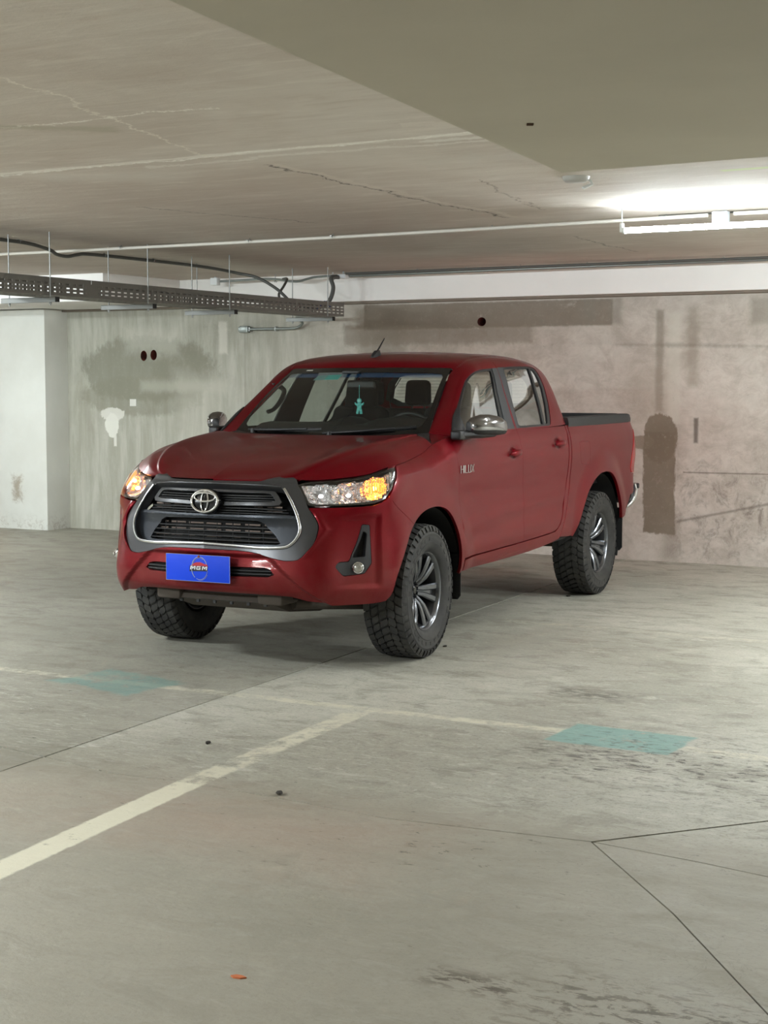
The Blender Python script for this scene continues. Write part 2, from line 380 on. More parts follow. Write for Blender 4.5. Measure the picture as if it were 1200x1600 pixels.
# ---- floor: slabs cut by real saw joints over a dark bed
floor = bmesh.new(); box(floor, ((XL + XR) / 2, -VF / 2 + .5, -.056), (XR - XL, VF + 1, .1)); floor = obj('floor', floor, M_DARKJOINT); tag(floor, kind='structure')
JB = [(XL, 7.55), (5.0, 8.02), (6.87, 8.33), (7.30, 8.42), (7.68, 8.39), (8.18, 8.42), (8.6, 8.46), (9.365, 8.375)]       # joint along the room (X, v)
def slab(pts, gap=.0062):
    n = len(pts); out = []
    A = sum(pts[i][0] * pts[(i + 1) % n][1] - pts[(i + 1) % n][0] * pts[i][1] for i in range(n))
    s = 1 if A > 0 else -1
    for i in range(n):
        a, b, c = (Vector(pts[i - 1]), Vector(pts[i]), Vector(pts[(i + 1) % n]))
        n1 = Vector((-(b - a).y, (b - a).x)).normalized() * s; n2 = Vector((-(c - b).y, (c - b).x)).normalized() * s
        k = (n1 + n2); k = k / max(k.dot(n1), .3); out.append(b + k * gap)
    bm = bmesh.new(); prism(bm, [(q.x, -q.y) for q in out][::1], -.012, 0.0)
    return obj('slab', bm, M_FLOOR, floor)
JA = [(6.87, 8.33), (6.716, 5.27), (6.42, -.05)]
slab([(XL, -.05)] + JA[::-1] + [(5.0, 8.02), (XL, 7.55)])
slab([(6.42, -.05), (XR, -.05), (XR, 7.0), (9.85, 7.80), (9.365, 8.375)][:4] + [(9.365, 8.375), (8.6, 8.46), (8.18, 8.42), (7.68, 8.39), (7.30, 8.42), (6.87, 8.33), (6.716, 5.27)])
slab([(XR, 7.0), (XR, 9.1), (10.2, 8.5), (9.75, 8.42), (9.365, 8.375), (9.85, 7.80)])
slab([(9.365, 8.375), (9.75, 8.42), (10.2, 8.5), (XR, 9.1), (XR, VF), (12.6, VF), (10.33, 9.6), (9.85, 8.95)], .003)
slab([(6.87, 8.33), (7.30, 8.42), (7.68, 8.39), (8.18, 8.42), (8.6, 8.46), (9.365, 8.375), (9.85, 8.95), (10.33, 9.6), (12.6, VF), (7.4, VF)], .003)
slab([(XL, 7.55), (5.0, 8.02), (6.87, 8.33), (7.4, VF), (XL, VF)])
# ---- back wall with drilled holes
def wall_with_holes():
    bm = bmesh.new(); hx = [(1.035, 1.873, .042, .055), (1.165, 1.88, .042, .055), (4.98, 2.157, .045, .042)]
    X0, X1, Z1 = 0.0, XR, 2.70; vs = []; es = []
    def loop(p):
        i0 = len(vs); vs.extend(Vector(q) for q in p); es.extend((i0 + k, i0 + (k + 1) % len(p)) for k in range(len(p)))
    loop([(X0, 0), (X1, 0), (X1, Z1), (X0, Z1)])
    for x, z, a, b in hx: loop([(x + a * math.cos(t * PI / 8), z + b * math.sin(t * PI / 8)) for t in range(16)])
    V, E, F, *_ = delaunay_2d_cdt(vs, es, [], 0, 1e-5)
    nv = [bm.verts.new((v.x, 0, v.y)) for v in V]
    for f in F:
        c = sum((V[i] for i in f), Vector((0, 0))) / 3
        if any(((c.x - x) / a) ** 2 + ((c.y - z) / b) ** 2 < 1 for x, z, a, b in hx): continue
        bm.faces.new([nv[i] for i in f])
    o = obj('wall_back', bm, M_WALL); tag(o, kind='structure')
    for x, z, a, b in hx:
        bm = bmesh.new()
        lathe(bm, [(a * 1.02, 0), (a * .96, .02), (a * .94, .22), (0, .22)], 20, frame_matrix((x, 0.001, z), (1, 0, 0), (0, 0, b / a), (0, 1, 0)))
        obj('drilled_hole', bm, M_HOLE, o, .5)
    return o
nh = NT('rusty_hole', .85); nh.set('Base Color', nh.mix(nh.ss(nh.noise(nh.pos(), 18, 4), .3, .7), srgb(120, 52, 40), srgb(66, 34, 28))); M_HOLE = nh.m
M_GREYTAG = NT('printed_tag', .7, base=srgb(214, 212, 204)).m
wall_back = wall_with_holes()
def block(name, x0, x1, v0, v1, z0, z1, mat, bev=.006, kind='structure', parent=None):
    bm = bmesh.new(); box(bm, ((x0 + x1) / 2, -(v0 + v1) / 2, (z0 + z1) / 2), (x1 - x0, v1 - v0, z1 - z0), bev=bev)
    o = obj(name, bm, mat, parent, .7); tag(o, kind=kind) if not parent else None; return o
block('column', -.72, 0, -.3, .37, -.01, 2.372, M_COLUMN, .008)
block('beam', -3.0, XR, -.3, .12, 2.375, 2.72, M_BEAM, .006)
# thin darker strip drawing the dark line under the beam
block('trim_1', .0, XR, -.1, .085, 2.352, 2.3745, NT('beam_edge_strip', .8, base=srgb(120, 110, 98)).m, .002)
block('beam', -3.0, 1.6, .125, 1.36, 2.378, 2.72, M_BEAM, .004)
# ceiling and deep soffit over the viewer
ceil = block('ceiling', XL, XR, -.5, VF, 2.64, 2.8, M_CEIL, 0)
bm = bmesh.new(); prism(bm, [(8.924, -7.632), (XR, -7.98), (XR, -VF), (10.15, -VF)], 2.40, 2.66); sof = obj('beam', bm, M_SOFFIT); tag(sof, kind='structure')
# side and rear walls (mostly outside the frame) close the garage
block('wall_right', XR, XR + .2, -.3, VF, -.01, 2.7, M_WALL, 0)
block('wall_front', XL, XR, VF, VF + .2, -.01, 2.7, M_BEAM, 0)
block('wall_left', XL - .2, XL, -.3, VF, -.01, 2.7, M_BEAM, 0)
block('wall_rear', XL, -.72, -.1, -.05, -.01, 2.7, NT('warm_lit_far_wall', .8, base=srgb(226, 170, 122)).m, 0)  # warm light on this wall is put into its orange colour
# ================================================================== PICKUP: body surfaces
# car space: x to the rear (front axle at 0), y to the car's right (+) / left (-), z up. Nets are built for y>0 and mirrored.
def cr(P, t):
    """Catmull-Rom through P[0..n-1] (first axis), at float parameters t (array)"""
    n = len(P); t = np.clip(t, 0, n - 1 - 1e-9); i = np.floor(t).astype(int); u = (t - i)
    pa = P[np.maximum(i - 1, 0)]; pb = P[i]; pc = P[i + 1]; pd = P[np.minimum(i + 2, n - 1)]
    while u.ndim < pa.ndim: u = u[..., None]
    return .5 * (2 * pb + (pc - pa) * u + (2 * pa - 5 * pb + 4 * pc - pd) * u ** 2 + (3 * pb - pa - 3 * pc + pd) * u ** 3)
class Net:
    def __init__(s, P, post=None):
        s.P = np.array(P, float)            # [station][row][xyz]
        s.post = post
    def ev(s, S, T):
        S = np.atleast_1d(np.asarray(S, float)); T = np.atleast_1d(np.asarray(T, float))
        n = s.P.shape[0]; m = s.P.shape[1]
        S = np.clip(S, 0, n - 1 - 1e-9); T = np.clip(T, 0, m - 1 - 1e-9)
        i = np.floor(S).astype(int); u = (S - i)[:, None]
        j = np.floor(T).astype(int); v = (T - j)[:, None]
        def w(u): return (.5 * (-u + 2 * u ** 2 - u ** 3), .5 * (2 - 5 * u ** 2 + 3 * u ** 3), .5 * (u + 4 * u ** 2 - 3 * u ** 3), .5 * (-u ** 2 + u ** 3))
        wu, wv = w(u), w(v); R = 0
        for a in range(4):
            ia = np.clip(i + a - 1, 0, n - 1)
            for b in range(4):
                jb = np.clip(j + b - 1, 0, m - 1)
                R = R + wu[a] * wv[b] * s.P[ia, jb]
        if s.post is not None: R = s.post(R)
        return R
    def nrm(s, S, T, h=.02):
        S = np.atleast_1d(np.asarray(S, float)); T = np.atleast_1d(np.asarray(T, float))
        n = s.P.shape[0] - 1.001; m = s.P.shape[1] - 1.001
        ds = s.ev(np.minimum(S + h, n), T) - s.ev(np.maximum(S - h, 0), T); dt = s.ev(S, np.minimum(T + h, m)) - s.ev(S, np.maximum(T - h, 0))
        N = np.cross(dt, ds); N /= np.maximum(np.linalg.norm(N, axis=1, keepdims=True), 1e-9)
        return N * NSIGN
NSIGN = 1.0
def smst(x, a, b): t = np.clip((x - a) / (b - a), 0, 1); return t * t * (3 - 2 * t)
AF = (0.015, .405); AR = (3.085, .425)         # arch centres
def flare(R):
    x, y, z = R[:, 0], R[:, 1], R[:, 2]
    for (cx, cz), r0, amp in ((AF, .45, .022), (AR, .47, .030)):
        d = np.hypot(x - cx, (z - cz))
        k = np.where(d < r0, 1., 1 - smst(d, r0 + .03, r0 + .22)) * smst(y, .55, .82)
        y = y + amp * k
    R = R.copy(); R[:, 1] = y
    return R
_rowz = None
def _body():
    z0 = 0
    F = [  # front rows: (x,y) for stations 0..6 and z for stations 0..6
     ([(-.925,0),(-.915,.25),(-.875,.45),(-.81,.63),(-.69,.745),(-.565,.825),(-.43,.868)], [.41,.41,.405,.39,.385,.385,.40]),
     ([(-.980,0),(-.967,.25),(-.925,.46),(-.855,.645),(-.722,.755),(-.588,.848),(-.43,.895)], [.46]*7),
     ([(-1.0,0),(-.985,.25),(-.94,.465),(-.865,.65),(-.728,.758),(-.595,.853),(-.43,.905)], [.55]*7),
     ([(-.985,0),(-.968,.25),(-.922,.46),(-.848,.64),(-.72,.755),(-.59,.853),(-.43,.905)], [.65]*7),
     ([(-.97,0),(-.953,.25),(-.905,.45),(-.828,.63),(-.70,.757),(-.58,.85),(-.43,.902)], [.75]*7),
     ([(-.962,0),(-.942,.24),(-.888,.44),(-.803,.62),(-.685,.752),(-.567,.85),(-.43,.899)], [.86,.86,.86,.86,.86,.87,.88]),
     ([(-.945,0),(-.925,.24),(-.862,.43),(-.77,.60),(-.665,.745),(-.545,.85),(-.42,.896)], [.95,.95,.95,.95,.955,.965,.975]),
     ([(-.918,0),(-.898,.24),(-.83,.42),(-.73,.575),(-.625,.715),(-.51,.825),(-.395,.882)], [1.02,1.02,1.02,1.02,1.025,1.035,1.05]),
     ([(-.885,0),(-.865,.235),(-.79,.41),(-.69,.56),(-.58,.69),(-.465,.795),(-.36,.856)], [1.055,1.055,1.055,1.06,1.07,1.085,1.105]),
     ([(-.835,0),(-.815,.23),(-.745,.40),(-.65,.54),(-.535,.66),(-.415,.755),(-.315,.815)], [1.078,1.078,1.078,1.085,1.105,1.13,1.148]),
    ]
    # side profile rows (y, z) and how they change along x
    prof = [(.880,.44),(.900,.49),(.914,.58),(.914,.68),(.906,.79),(.905,.90),(.914,1.01),(.917,1.10),(.902,1.20),(.868,1.283)]
    fend = [(.878,.42),(.898,.47),(.910,.56),(.908,.66),(.903,.76),(.900,.88),(.898,.98),(.890,1.06),(.860,1.125),(.818,1.155)]
    bed  = [(.880,.47),(.898,.53),(.908,.62),(.908,.72),(.904,.82),(.906,.92),(.915,1.02),(.915,1.12),(.897,1.22),(.868,1.298)]
    def mixp(a, b, k, dy=0.): return [((1-k)*p[0]+k*q[0]+dy, (1-k)*p[1]+k*q[1]) for p, q in zip(a, b)]
    sides = [(-.16, fend), (.06, mixp(fend, prof, .12)), (.24, mixp(fend, prof, .45)), (.38, mixp(fend, prof, .82)),
             (.60, mixp(prof, prof, 0, -.002)), (1.0, prof), (1.5, prof), (2.0, prof), (2.36, mixp(prof, bed, .2)), (2.55, mixp(prof, bed, .8)),
             (2.8, bed), (3.1, bed), (3.4, mixp(bed, bed, 0, -.004)), (3.7, mixp(bed, bed, 0, -.012)), (3.93, mixp(bed, bed, 0, -.026))]
    sides[1] = (.06, [(y, z) for y, z in sides[1][1][:9]] + [(.812, 1.185)]); sides[2] = (.24, sides[2][1][:9] + [(.803, 1.222)])
    sides[3] = (.38, sides[3][1][:9] + [(.835, 1.258)])
    P = [[(r[0][i][0], r[0][i][1], r[1][i]) for r in F] for i in range(7)]
    for x, pr in sides: P.append([(x, y, z) for y, z in pr])
    for x, y0, dz in ((4.045, .845, 0), (4.075, .76, 0), (4.085, .4, 0), (4.09, 0, 0)):
        P.append([(x + (.0 if k < 7 else -.035 * (k - 6)), y0 + (p[0] - .915) * (1 if y0 > .5 else 0), p[1]) for k, p in enumerate(bed)])
    return P
BODY = Net(_body(), flare)
_G = [
 [(.475,.68,1.285),(.588,.659,1.362),(.729,.633,1.459),(.87,.606,1.556),(.972,.588,1.630),(1.035,.577,1.678),(.99,.40,1.681),(.955,.2,1.683),(.945,0,1.684)],
 [(.500,.80,1.270),(.625,.768,1.375),(.775,.735,1.48),(.92,.694,1.585),(1.02,.653,1.658),(1.085,.585,1.712),(1.045,.40,1.722),(1.01,.2,1.728),(1.0,0,1.730)],
 [(.60,.868,1.272),(.745,.822,1.40),(.90,.776,1.52),(1.04,.728,1.625),(1.13,.675,1.698),(1.19,.575,1.742),(1.17,.39,1.757),(1.15,.2,1.765),(1.14,0,1.768)],
 [(.85,.870,1.277),(.95,.824,1.40),(1.06,.778,1.52),(1.18,.730,1.635),(1.26,.677,1.714),(1.32,.572,1.757),(1.32,.38,1.775),(1.31,.19,1.784),(1.30,0,1.787)],
 [(1.43,.870,1.281),(1.43,.826,1.40),(1.44,.779,1.52),(1.46,.731,1.64),(1.47,.679,1.724),(1.48,.572,1.768),(1.48,.38,1.785),(1.48,.19,1.793),(1.48,0,1.796)],
 [(1.80,.870,1.283),(1.80,.826,1.40),(1.80,.778,1.52),(1.80,.729,1.64),(1.80,.677,1.727),(1.80,.570,1.770),(1.80,.38,1.786),(1.80,.19,1.795),(1.80,0,1.798)],
 [(2.10,.870,1.285),(2.10,.824,1.40),(2.09,.774,1.52),(2.08,.724,1.64),(2.07,.671,1.722),(2.06,.560,1.763),(2.06,.38,1.780),(2.06,.19,1.789),(2.06,0,1.792)],
 [(2.30,.868,1.290),(2.31,.818,1.41),(2.30,.765,1.53),(2.29,.712,1.64),(2.28,.655,1.710),(2.26,.545,1.750),(2.26,.37,1.767),(2.26,.19,1.776),(2.26,0,1.779)],
 [(2.40,.858,1.298),(2.425,.80,1.415),(2.435,.745,1.535),(2.425,.688,1.64),(2.40,.625,1.700),(2.36,.53,1.738),(2.37,.36,1.752),(2.37,.18,1.760),(2.37,0,1.763)],
 [(2.45,.80,1.30),(2.475,.745,1.42),(2.485,.69,1.54),(2.475,.635,1.64),(2.455,.58,1.69),(2.425,.505,1.718),(2.435,.35,1.728),(2.44,.18,1.733),(2.445,0,1.735)],
]
CAB = Net(_G)
# windscreen: stations from the pillar to the centre line, rows upwards
_W = []
for y0, x0, z0, y1, x1, z1 in ((.68,.475,1.285,.577,1.035,1.678),(.57,.415,1.276,.49,1.008,1.680),(.42,.355,1.268,.36,.982,1.682),(.22,.315,1.262,.19,.957,1.684),(0,.30,1.26,0,.95,1.684)):
    _W.append([(x0 + (x1 - x0) * k - .014 * math.sin(PI * k), y0 + (y1 - y0) * k, z0 + (z1 - z0) * k + .016 * math.sin(PI * k)) for k in (0, .25, .5, .75, 1)])
WIND = Net(_W[::-1])      # station 0 = centre
_Rr = []
for k in range(5):
    f = k / 4; _Rr.append([(2.465 + .035 * (1 - f), .82 * f, 1.27), (2.475 + .035 * (1 - f), .745 * f, 1.42), (2.478 + .03 * (1 - f), .69 * f, 1.54), (2.47 + .02 * (1 - f), .635 * f, 1.64), (2.44, .51 * f, 1.725)])
REAR = Net(_Rr)
# hood: stations front to back, rows boundary -> centre line (dense rows near the edge)
_H = []
_hs = [2.3, 3.0, 3.8, 4.6, 5.5, 6.4, 7.2, 8.0, 8.7, 9.05]
_ht = [8.2, 7.98, 8.05, 8.12, 8.40, 8.42, 8.60, 8.75, 8.90, 8.97]
_xc = [-.875, -.835, -.74, -.62, -.48, -.31, -.13, .04, .17, .25]
_zc = [1.061, 1.082, 1.114, 1.145, 1.174, 1.202, 1.226, 1.247, 1.261, 1.268]
_xr = [-.780, -.735, -.65, -.545, -.42, -.27, -.11, .05, .18, .265]
_yr = [.40, .44, .49, .53, .57, .605, .63, .65, .665, .675]
_zr = [1.062, 1.088, 1.128, 1.165, 1.198, 1.226, 1.247, 1.262, 1.272, 1.277]
for k in range(10):
    B = BODY.ev([_hs[k]], [_ht[k]])[0]
    R_ = np.array((_xr[k], _yr[k], _zr[k])); Cc = np.array((_xc[k], 0, _zc[k]))
    q1 = B * .62 + R_ * .38; q1[2] = B[2] + (R_[2] - B[2]) * .66
    q15 = B * .25 + R_ * .75; q15[2] = B[2] + (R_[2] - B[2]) * .94
    dip = .010 if 1 < k < 9 else .0
    q3 = R_ * .72 + Cc * .28; q3[2] = R_[2] * .5 + Cc[2] * .5 - dip * .6; q4 = R_ * .36 + Cc * .64; q4[2] = R_[2] * .15 + Cc[2] * .85 - dip * .1
    q2 = R_.copy(); q2[2] += .007
    if k == 0: q1 = BODY.ev([2.1], [8.2])[0]; q15 = BODY.ev([1.9], [8.2])[0]; q2 = BODY.ev([1.7], [8.2])[0]; q3 = BODY.ev([1.2], [8.2])[0]; q4 = BODY.ev([.6], [8.2])[0]
    _H.append([B, q1, q15, q2, q3, q4, Cc])
HOOD = Net(_H)
# ------------------------------------------------------------------ panel cutter: polygons on a net -> curved sheet-metal pieces
def rp(pts, r, n=4):
    """round every corner of a closed polygon by distance r (2-D); a point (x, y, k) scales its own radius by k"""
    out = []; m = len(pts)
    for i in range(m):
        p = pts[i]; k = p[2] if len(p) > 2 else 1.0
        a, b, c = np.array(pts[i - 1][:2], float), np.array(p[:2], float), np.array(pts[(i + 1) % m][:2], float)
        la, lc = np.linalg.norm(a - b), np.linalg.norm(c - b); rr = min(r * k, la * .45, lc * .45)
        if rr < 1e-5: out.append(tuple(b)); continue
        p0 = b + (a - b) / la * rr; p1 = b + (c - b) / lc * rr
        for j in range(n + 1):
            t = j / n; q = (1 - t) ** 2 * p0 + 2 * t * (1 - t) * b + t * t * p1; out.append(tuple(q))
    return out
_gc = {}
def conv(net, pts, kind, s0=0., s1=None):
    """(x,z) or (y,z) -> (s,t) on a net"""
    ia = 0 if kind == 'xz' else 1
    s1 = net.P.shape[0] - 1.001 if s1 is None else s1
    key = (id(net), s0, s1)
    if key not in _gc:
        S, T = np.meshgrid(np.linspace(s0, s1, 160), np.linspace(0, net.P.shape[1] - 1.001, 90), indexing='ij')
        _gc[key] = (S.ravel(), T.ravel(), net.ev(S.ravel(), T.ravel()))
    S, T, Q = _gc[key]; out = []
    for p in pts:
        i = ((Q[:, ia] - p[0]) ** 2 + (Q[:, 2] - p[1]) ** 2).argmin(); s, t = S[i], T[i]
        for _ in range(6):
            q = net.ev([s, s + 1e-3, s], [t, t, t + 1e-3])[:, [ia, 2]]; r = q[0] - np.array(p[:2])
            J = np.stack([(q[1] - q[0]) / 1e-3, (q[2] - q[0]) / 1e-3], 1)
            try: d = np.linalg.lstsq(J, -r, rcond=None)[0]
            except Exception: break
            k = min(1, .2 / max(abs(d).max(), 1e-9)); s = float(np.clip(s + d[0] * k, s0, s1)); t = float(np.clip(t + d[1] * k, 0, net.P.shape[1] - 1.001))
        out.append((s, t))
    return out
def inpoly(P, poly):
    x, y = P[:, 0], P[:, 1]; r = np.zeros(len(P), bool); n = len(poly); j = n - 1
    for i in range(n):
        xi, yi = poly[i]; xj, yj = poly[j]
        c = ((yi > y) != (yj > y)) & (x < (xj - xi) * (y - yi) / ((yj - yi) or 1e-12) + xi); r ^= c; j = i
    return r
class PanelMesh:
    """collects panels (with analytic normals) into one mesh object"""
    def __init__(s): s.v = []; s.n = []; s.f = []; s.mi = []
    def add(s, V, N, F, mi=0):
        b = len(s.v); s.v += [tuple(q) for q in V]; s.n += [tuple(q) for q in N]; s.f += [tuple(b + i for i in f) for f in F]; s.mi += [mi] * len(F)
    def build(s, name, mat, parent=None, label=None, kind=None):
        me = bpy.data.meshes.new(name); me.from_pydata(s.v, [], s.f)
        for m in (mat if isinstance(mat, (list, tuple)) else [mat]): me.materials.append(m)
        me.polygons.foreach_set('material_index', s.mi); me.polygons.foreach_set('use_smooth', [True] * len(s.f)); me.update()
        me.normals_split_custom_set_from_vertices(s.n)
        o = bpy.data.objects.new(name, me); link(o, parent)
        if label: o['label'] = label
        if kind: o['kind'] = kind
        return o
def inset(net, poly, g):
    """move polygon vertices inwards by g metres, measured on the surface"""
    P = np.array(poly); n = len(P)
    h = .01; S, T = P[:, 0], P[:, 1]; mS, mT = net.P.shape[0] - 1.001, net.P.shape[1] - 1.001
    Sa, Sb = np.minimum(S + h, mS), np.maximum(S - h, 0); Ta, Tb = np.minimum(T + h, mT), np.maximum(T - h, 0)
    dS = (net.ev(Sa, T) - net.ev(Sb, T)) / (Sa - Sb)[:, None]; dT = (net.ev(S, Ta) - net.ev(S, Tb)) / (Ta - Tb)[:, None]
    A = sum(P[i - 1, 0] * P[i, 1] - P[i, 0] * P[i - 1, 1] for i in range(n)); sg = 1 if A > 0 else -1
    out = []
    for i in range(n):
        e1, e2 = dS[i], dT[i]; l1 = np.linalg.norm(e1) + 1e-9; u = e1 / l1; w = e2 - u * e2.dot(u); l2 = np.linalg.norm(w) + 1e-9; w = w / l2
        def loc(q): d = q - P[i]; v = d[0] * e1 + d[1] * e2; return np.array((v.dot(u), v.dot(w)))
        a = loc(P[i - 1]); b = loc(P[(i + 1) % n]); a /= -max(np.linalg.norm(a), 1e-9); b /= max(np.linalg.norm(b), 1e-9)
        n1 = np.array((-a[1], a[0])) * sg; n2 = np.array((-b[1], b[0])) * sg
        k = n1 + n2; k = k / max(k.dot(n1), .35); v = k * g
        if P[i, 0] < 1e-6: v[0] = 0; 
        dt = v[1] / l2; ds = (v[0] - dt * e2.dot(u)) / l1
        q = P[i] + (ds, dt)
        if P[i, 0] < 1e-6: q[0] = 0.
        out.append((float(np.clip(q[0], 0, mS)), float(np.clip(q[1], 0, mT))))
    return out
def resample(net, poly, step):
    P = [np.array(p, float) for p in poly]; out = []
    for i in range(len(P)):
        a, b = P[i], P[(i + 1) % len(P)]
        L = np.linalg.norm(net.ev([a[0]], [a[1]]) - net.ev([b[0]], [b[1]])); L = max(L, np.abs(b - a)[0] * .05)
        m = max(1, int(math.ceil(L / step)))
        for k in range(m): out.append(tuple(a + (b - a) * k / m))
    return out
def panel(pm, net, poly, holes=(), side=(1, -1), off=0., depth=.014, gap=.0018, ds=.14, dt=.22, step=.018, mi=0, disp=None, roll=.003, flip=False):
    loops = [resample(net, poly, step)] + [resample(net, h, step) for h in holes]
    if gap: loops = [inset(net, loops[0], gap)] + [inset(net, h, -gap) for h in loops[1:]]
    vs = []; es = []; lens = []
    for L in loops:
        i0 = len(vs); m = len(L); vs += [Vector(p) for p in L]; es += [(i0 + k, i0 + (k + 1) % m) for k in range(m)]; lens.append((i0, m))
    A = np.array([tuple(v) for v in vs]); lo, hi = A[:lens[0][1]].min(0), A[:lens[0][1]].max(0)
    gx = np.arange(math.floor(lo[0] / ds) * ds, hi[0], ds); gy = np.arange(math.floor(lo[1] / dt) * dt, hi[1], dt)
    G = np.array([(a, b + (dt / 2 if i % 2 else 0)) for i, a in enumerate(gx) for b in gy])
    if len(G):
        k = inpoly(G, loops[0])
        for h in loops[1:]: k &= ~inpoly(G, h)
        G = G[k]
        if len(G):
            d = np.full(len(G), 9.)
            for q in A: d = np.minimum(d, np.hypot((G[:, 0] - q[0]) / ds, (G[:, 1] - q[1]) / dt))
            G = G[d > .35]
        vs += [Vector(g) for g in G]
    V, E, F, ov, oe, of = delaunay_2d_cdt(vs, es, [], 0, 1e-7)
    V = np.array([tuple(v) for v in V]); F = [tuple(f) for f in F if len(f) == 3]
    C = np.array([V[list(f)].mean(0) for f in F]); k = inpoly(C, loops[0])
    for h in loops[1:]: k &= ~inpoly(C, h)
    F = [f for f, q in zip(F, k) if q]
    def pos(S, T):
        Q = net.ev(S, T)
        if disp is not None: Q = Q + net.nrm(S, T) * disp(S, T)[:, None]
        return Q
    S, T = V[:, 0], V[:, 1]
    N = net.nrm(S, T)
    if disp is not None:
        h = .03; mS, mT = net.P.shape[0] - 1.001, net.P.shape[1] - 1.001
        N = np.cross(pos(S, np.minimum(T + h, mT)) - pos(S, np.maximum(T - h, 0)), pos(np.minimum(S + h, mS), T) - pos(np.maximum(S - h, 0), T)); N /= np.maximum(np.linalg.norm(N, axis=1, keepdims=True), 1e-9)
    if flip: N = -N
    P = pos(S, T) + N * off
    # orient: triangle (a,b,c) ccw in (s,t) -> normal ds x dt = -nrm
    def orient(f):
        a, b, c = V[list(f)]; ccw = (b[0] - a[0]) * (c[1] - a[1]) - (b[1] - a[1]) * (c[0] - a[0]) > 0
        return f[::-1] if ccw else f
    F = [orient(f) for f in F]
    # boundary edges
    cnt = {}
    for f in F:
        for a, b in ((f[0], f[1]), (f[1], f[2]), (f[2], f[0])): cnt[(a, b)] = 1
    be = [(a, b) for (a, b) in cnt if (b, a) not in cnt and not (V[a][0] < 1e-6 and V[b][0] < 1e-6)]
    nx, pv = {}, {}
    for a, b in be: nx[a] = b; pv[b] = a
    for sd in side:
        m = np.array((1, sd, 1.)); Pm = P * m; Nm = N * m; b0 = len(Pm)
        Vall = [*Pm]; Nall = [*Nm]; Fall = [f if sd > 0 else f[::-1] for f in F]
        if depth:
            ids = {}
            for v in set(nx) | set(pv):
                a = Pm[pv[v]] if v in pv else Pm[v]; b = Pm[nx[v]] if v in nx else Pm[v]
                t = b - a; t /= max(np.linalg.norm(t), 1e-9); o = np.cross(t, Nm[v]) * (1 if sd > 0 else -1)
                if flip: o = -o
                p1 = Pm[v] + o * roll * .6 - Nm[v] * roll; p2 = p1 - Nm[v] * depth
                ids[v] = len(Vall); Vall += [p1, p2]; Nall += [o, o]
            for a, b in be:
                q1 = (b, a, ids[a], ids[b]); q2 = (ids[b], ids[a], ids[a] + 1, ids[b] + 1)
                for q in (q1, q2): Fall.append(q if sd > 0 else q[::-1])
        if flip: Fall = [f[::-1] for f in Fall]
        pm.add(Vall, Nall, Fall, mi)
def sheet(pm, net, s0, s1, t0, t1, ns, nt, side=(1, -1), off=0., mi=0, flip=False):
    S, T = np.meshgrid(np.linspace(s0, s1, ns), np.linspace(t0, t1, nt), indexing='ij'); S, T = S.ravel(), T.ravel()
    N = net.nrm(S, T) * (-1 if flip else 1); P = net.ev(S, T) + net.nrm(S, T) * off
    for sd in side:
        m = np.array((1, sd, 1.)); F = []
        for i in range(ns - 1):
            for j in range(nt - 1):
                a = i * nt + j; f = (a, a + 1, a + nt + 1, a + nt)
                F.append(f if (sd > 0) ^ flip else f[::-1])
        pm.add(P * m, N * m, F, mi)
def on(net, pts, off=0., side=1, kind='st', s0=0., s1=None):
    """surface points (3-D) for a list of (s,t)"""
    st = pts if kind == 'st' else conv(net, pts, kind, s0, s1)
    A = np.array([p[:2] for p in st], float); Q = net.ev(A[:, 0], A[:, 1]) + net.nrm(A[:, 0], A[:, 1]) * off; Q[:, 1] *= side
    return Q
# ------------------------------------------------------------------ truck materials
def mat_paint():
    n = NT('red_metallic_paint', rough=.30, metal=.0); p = n.pos()
    fl = n.noise(p, 900, 2, .5)
    dust = n.noise(p, 2.3, 6, .7, .3); S = n.sep(p)
    col = n.mix(n.ss(fl, .3, .7), (.105, .0008, .0036, 1), (.145, .0014, .0062, 1))
    dm = n.ma('MULTIPLY', n.ss(S[2], .95, .42), n.ss(dust, .3, .7))
    col = n.mix(n.ma('MULTIPLY', dm, .12), col, srgb(150, 112, 98))
    n.set('Base Color', col); n.set('Metallic', .30); n.set('Specular IOR Level', .08)
    n.set('Roughness', n.ma('ADD', .30, n.ma('MULTIPLY', dm, .15)))
    n.set('Coat Weight', .26); n.set('Coat Roughness', .015); n.set('Coat IOR', 1.45)
    return n.m
def simple(name, c, r=.5, m=0., **k): return NT(name, r, m, srgb(*c), **k).m
PAINT = mat_paint()
BLACKPL = simple('black_plastic', (22, 22, 24), .5)
TEXBLACK = simple('textured_black_trim', (34, 34, 36), .6)
GLOSSBLACK = simple('gloss_black', (8, 8, 9), .12)
DARK = simple('underbody_black', (14, 13, 12), .9)
GUNMETAL = simple('gunmetal_grille_paint', (80, 80, 82), .30, .6)
GREYPANEL = simple('grey_grille_panel', (52, 55, 61), .36, .45)
SILVER = simple('satin_silver', (205, 205, 205), .22, 1.)
CHROME = simple('chrome', (222, 222, 224), .06, 1.)
DKCHROME = simple('dark_chrome', (146, 146, 148), .10, 1.)
RIMGREY = simple('wheel_grey_metal', (104, 106, 110), .24, .9); BARREL = simple('dark_rim_barrel', (34, 34, 36), .45, .5)
RUBBER = NT('tyre_rubber', .78); RUBBER.set('Base Color', RUBBER.mix(RUBBER.ss(RUBBER.noise(RUBBER.pos(), 9, 6, .7), .35, .75), srgb(32, 31, 30), srgb(56, 54, 50))); RUBBER = RUBBER.m
DIRTYMETAL = simple('dusty_underbody_metal', (70, 62, 54), .8, .2)
FABRIC = simple('black_seat_fabric', (24, 23, 23), .95)
DASH = simple('dashboard_plastic', (36, 35, 35), .6)
HEADLINER = simple('headliner_grey', (132, 134, 130), .9)
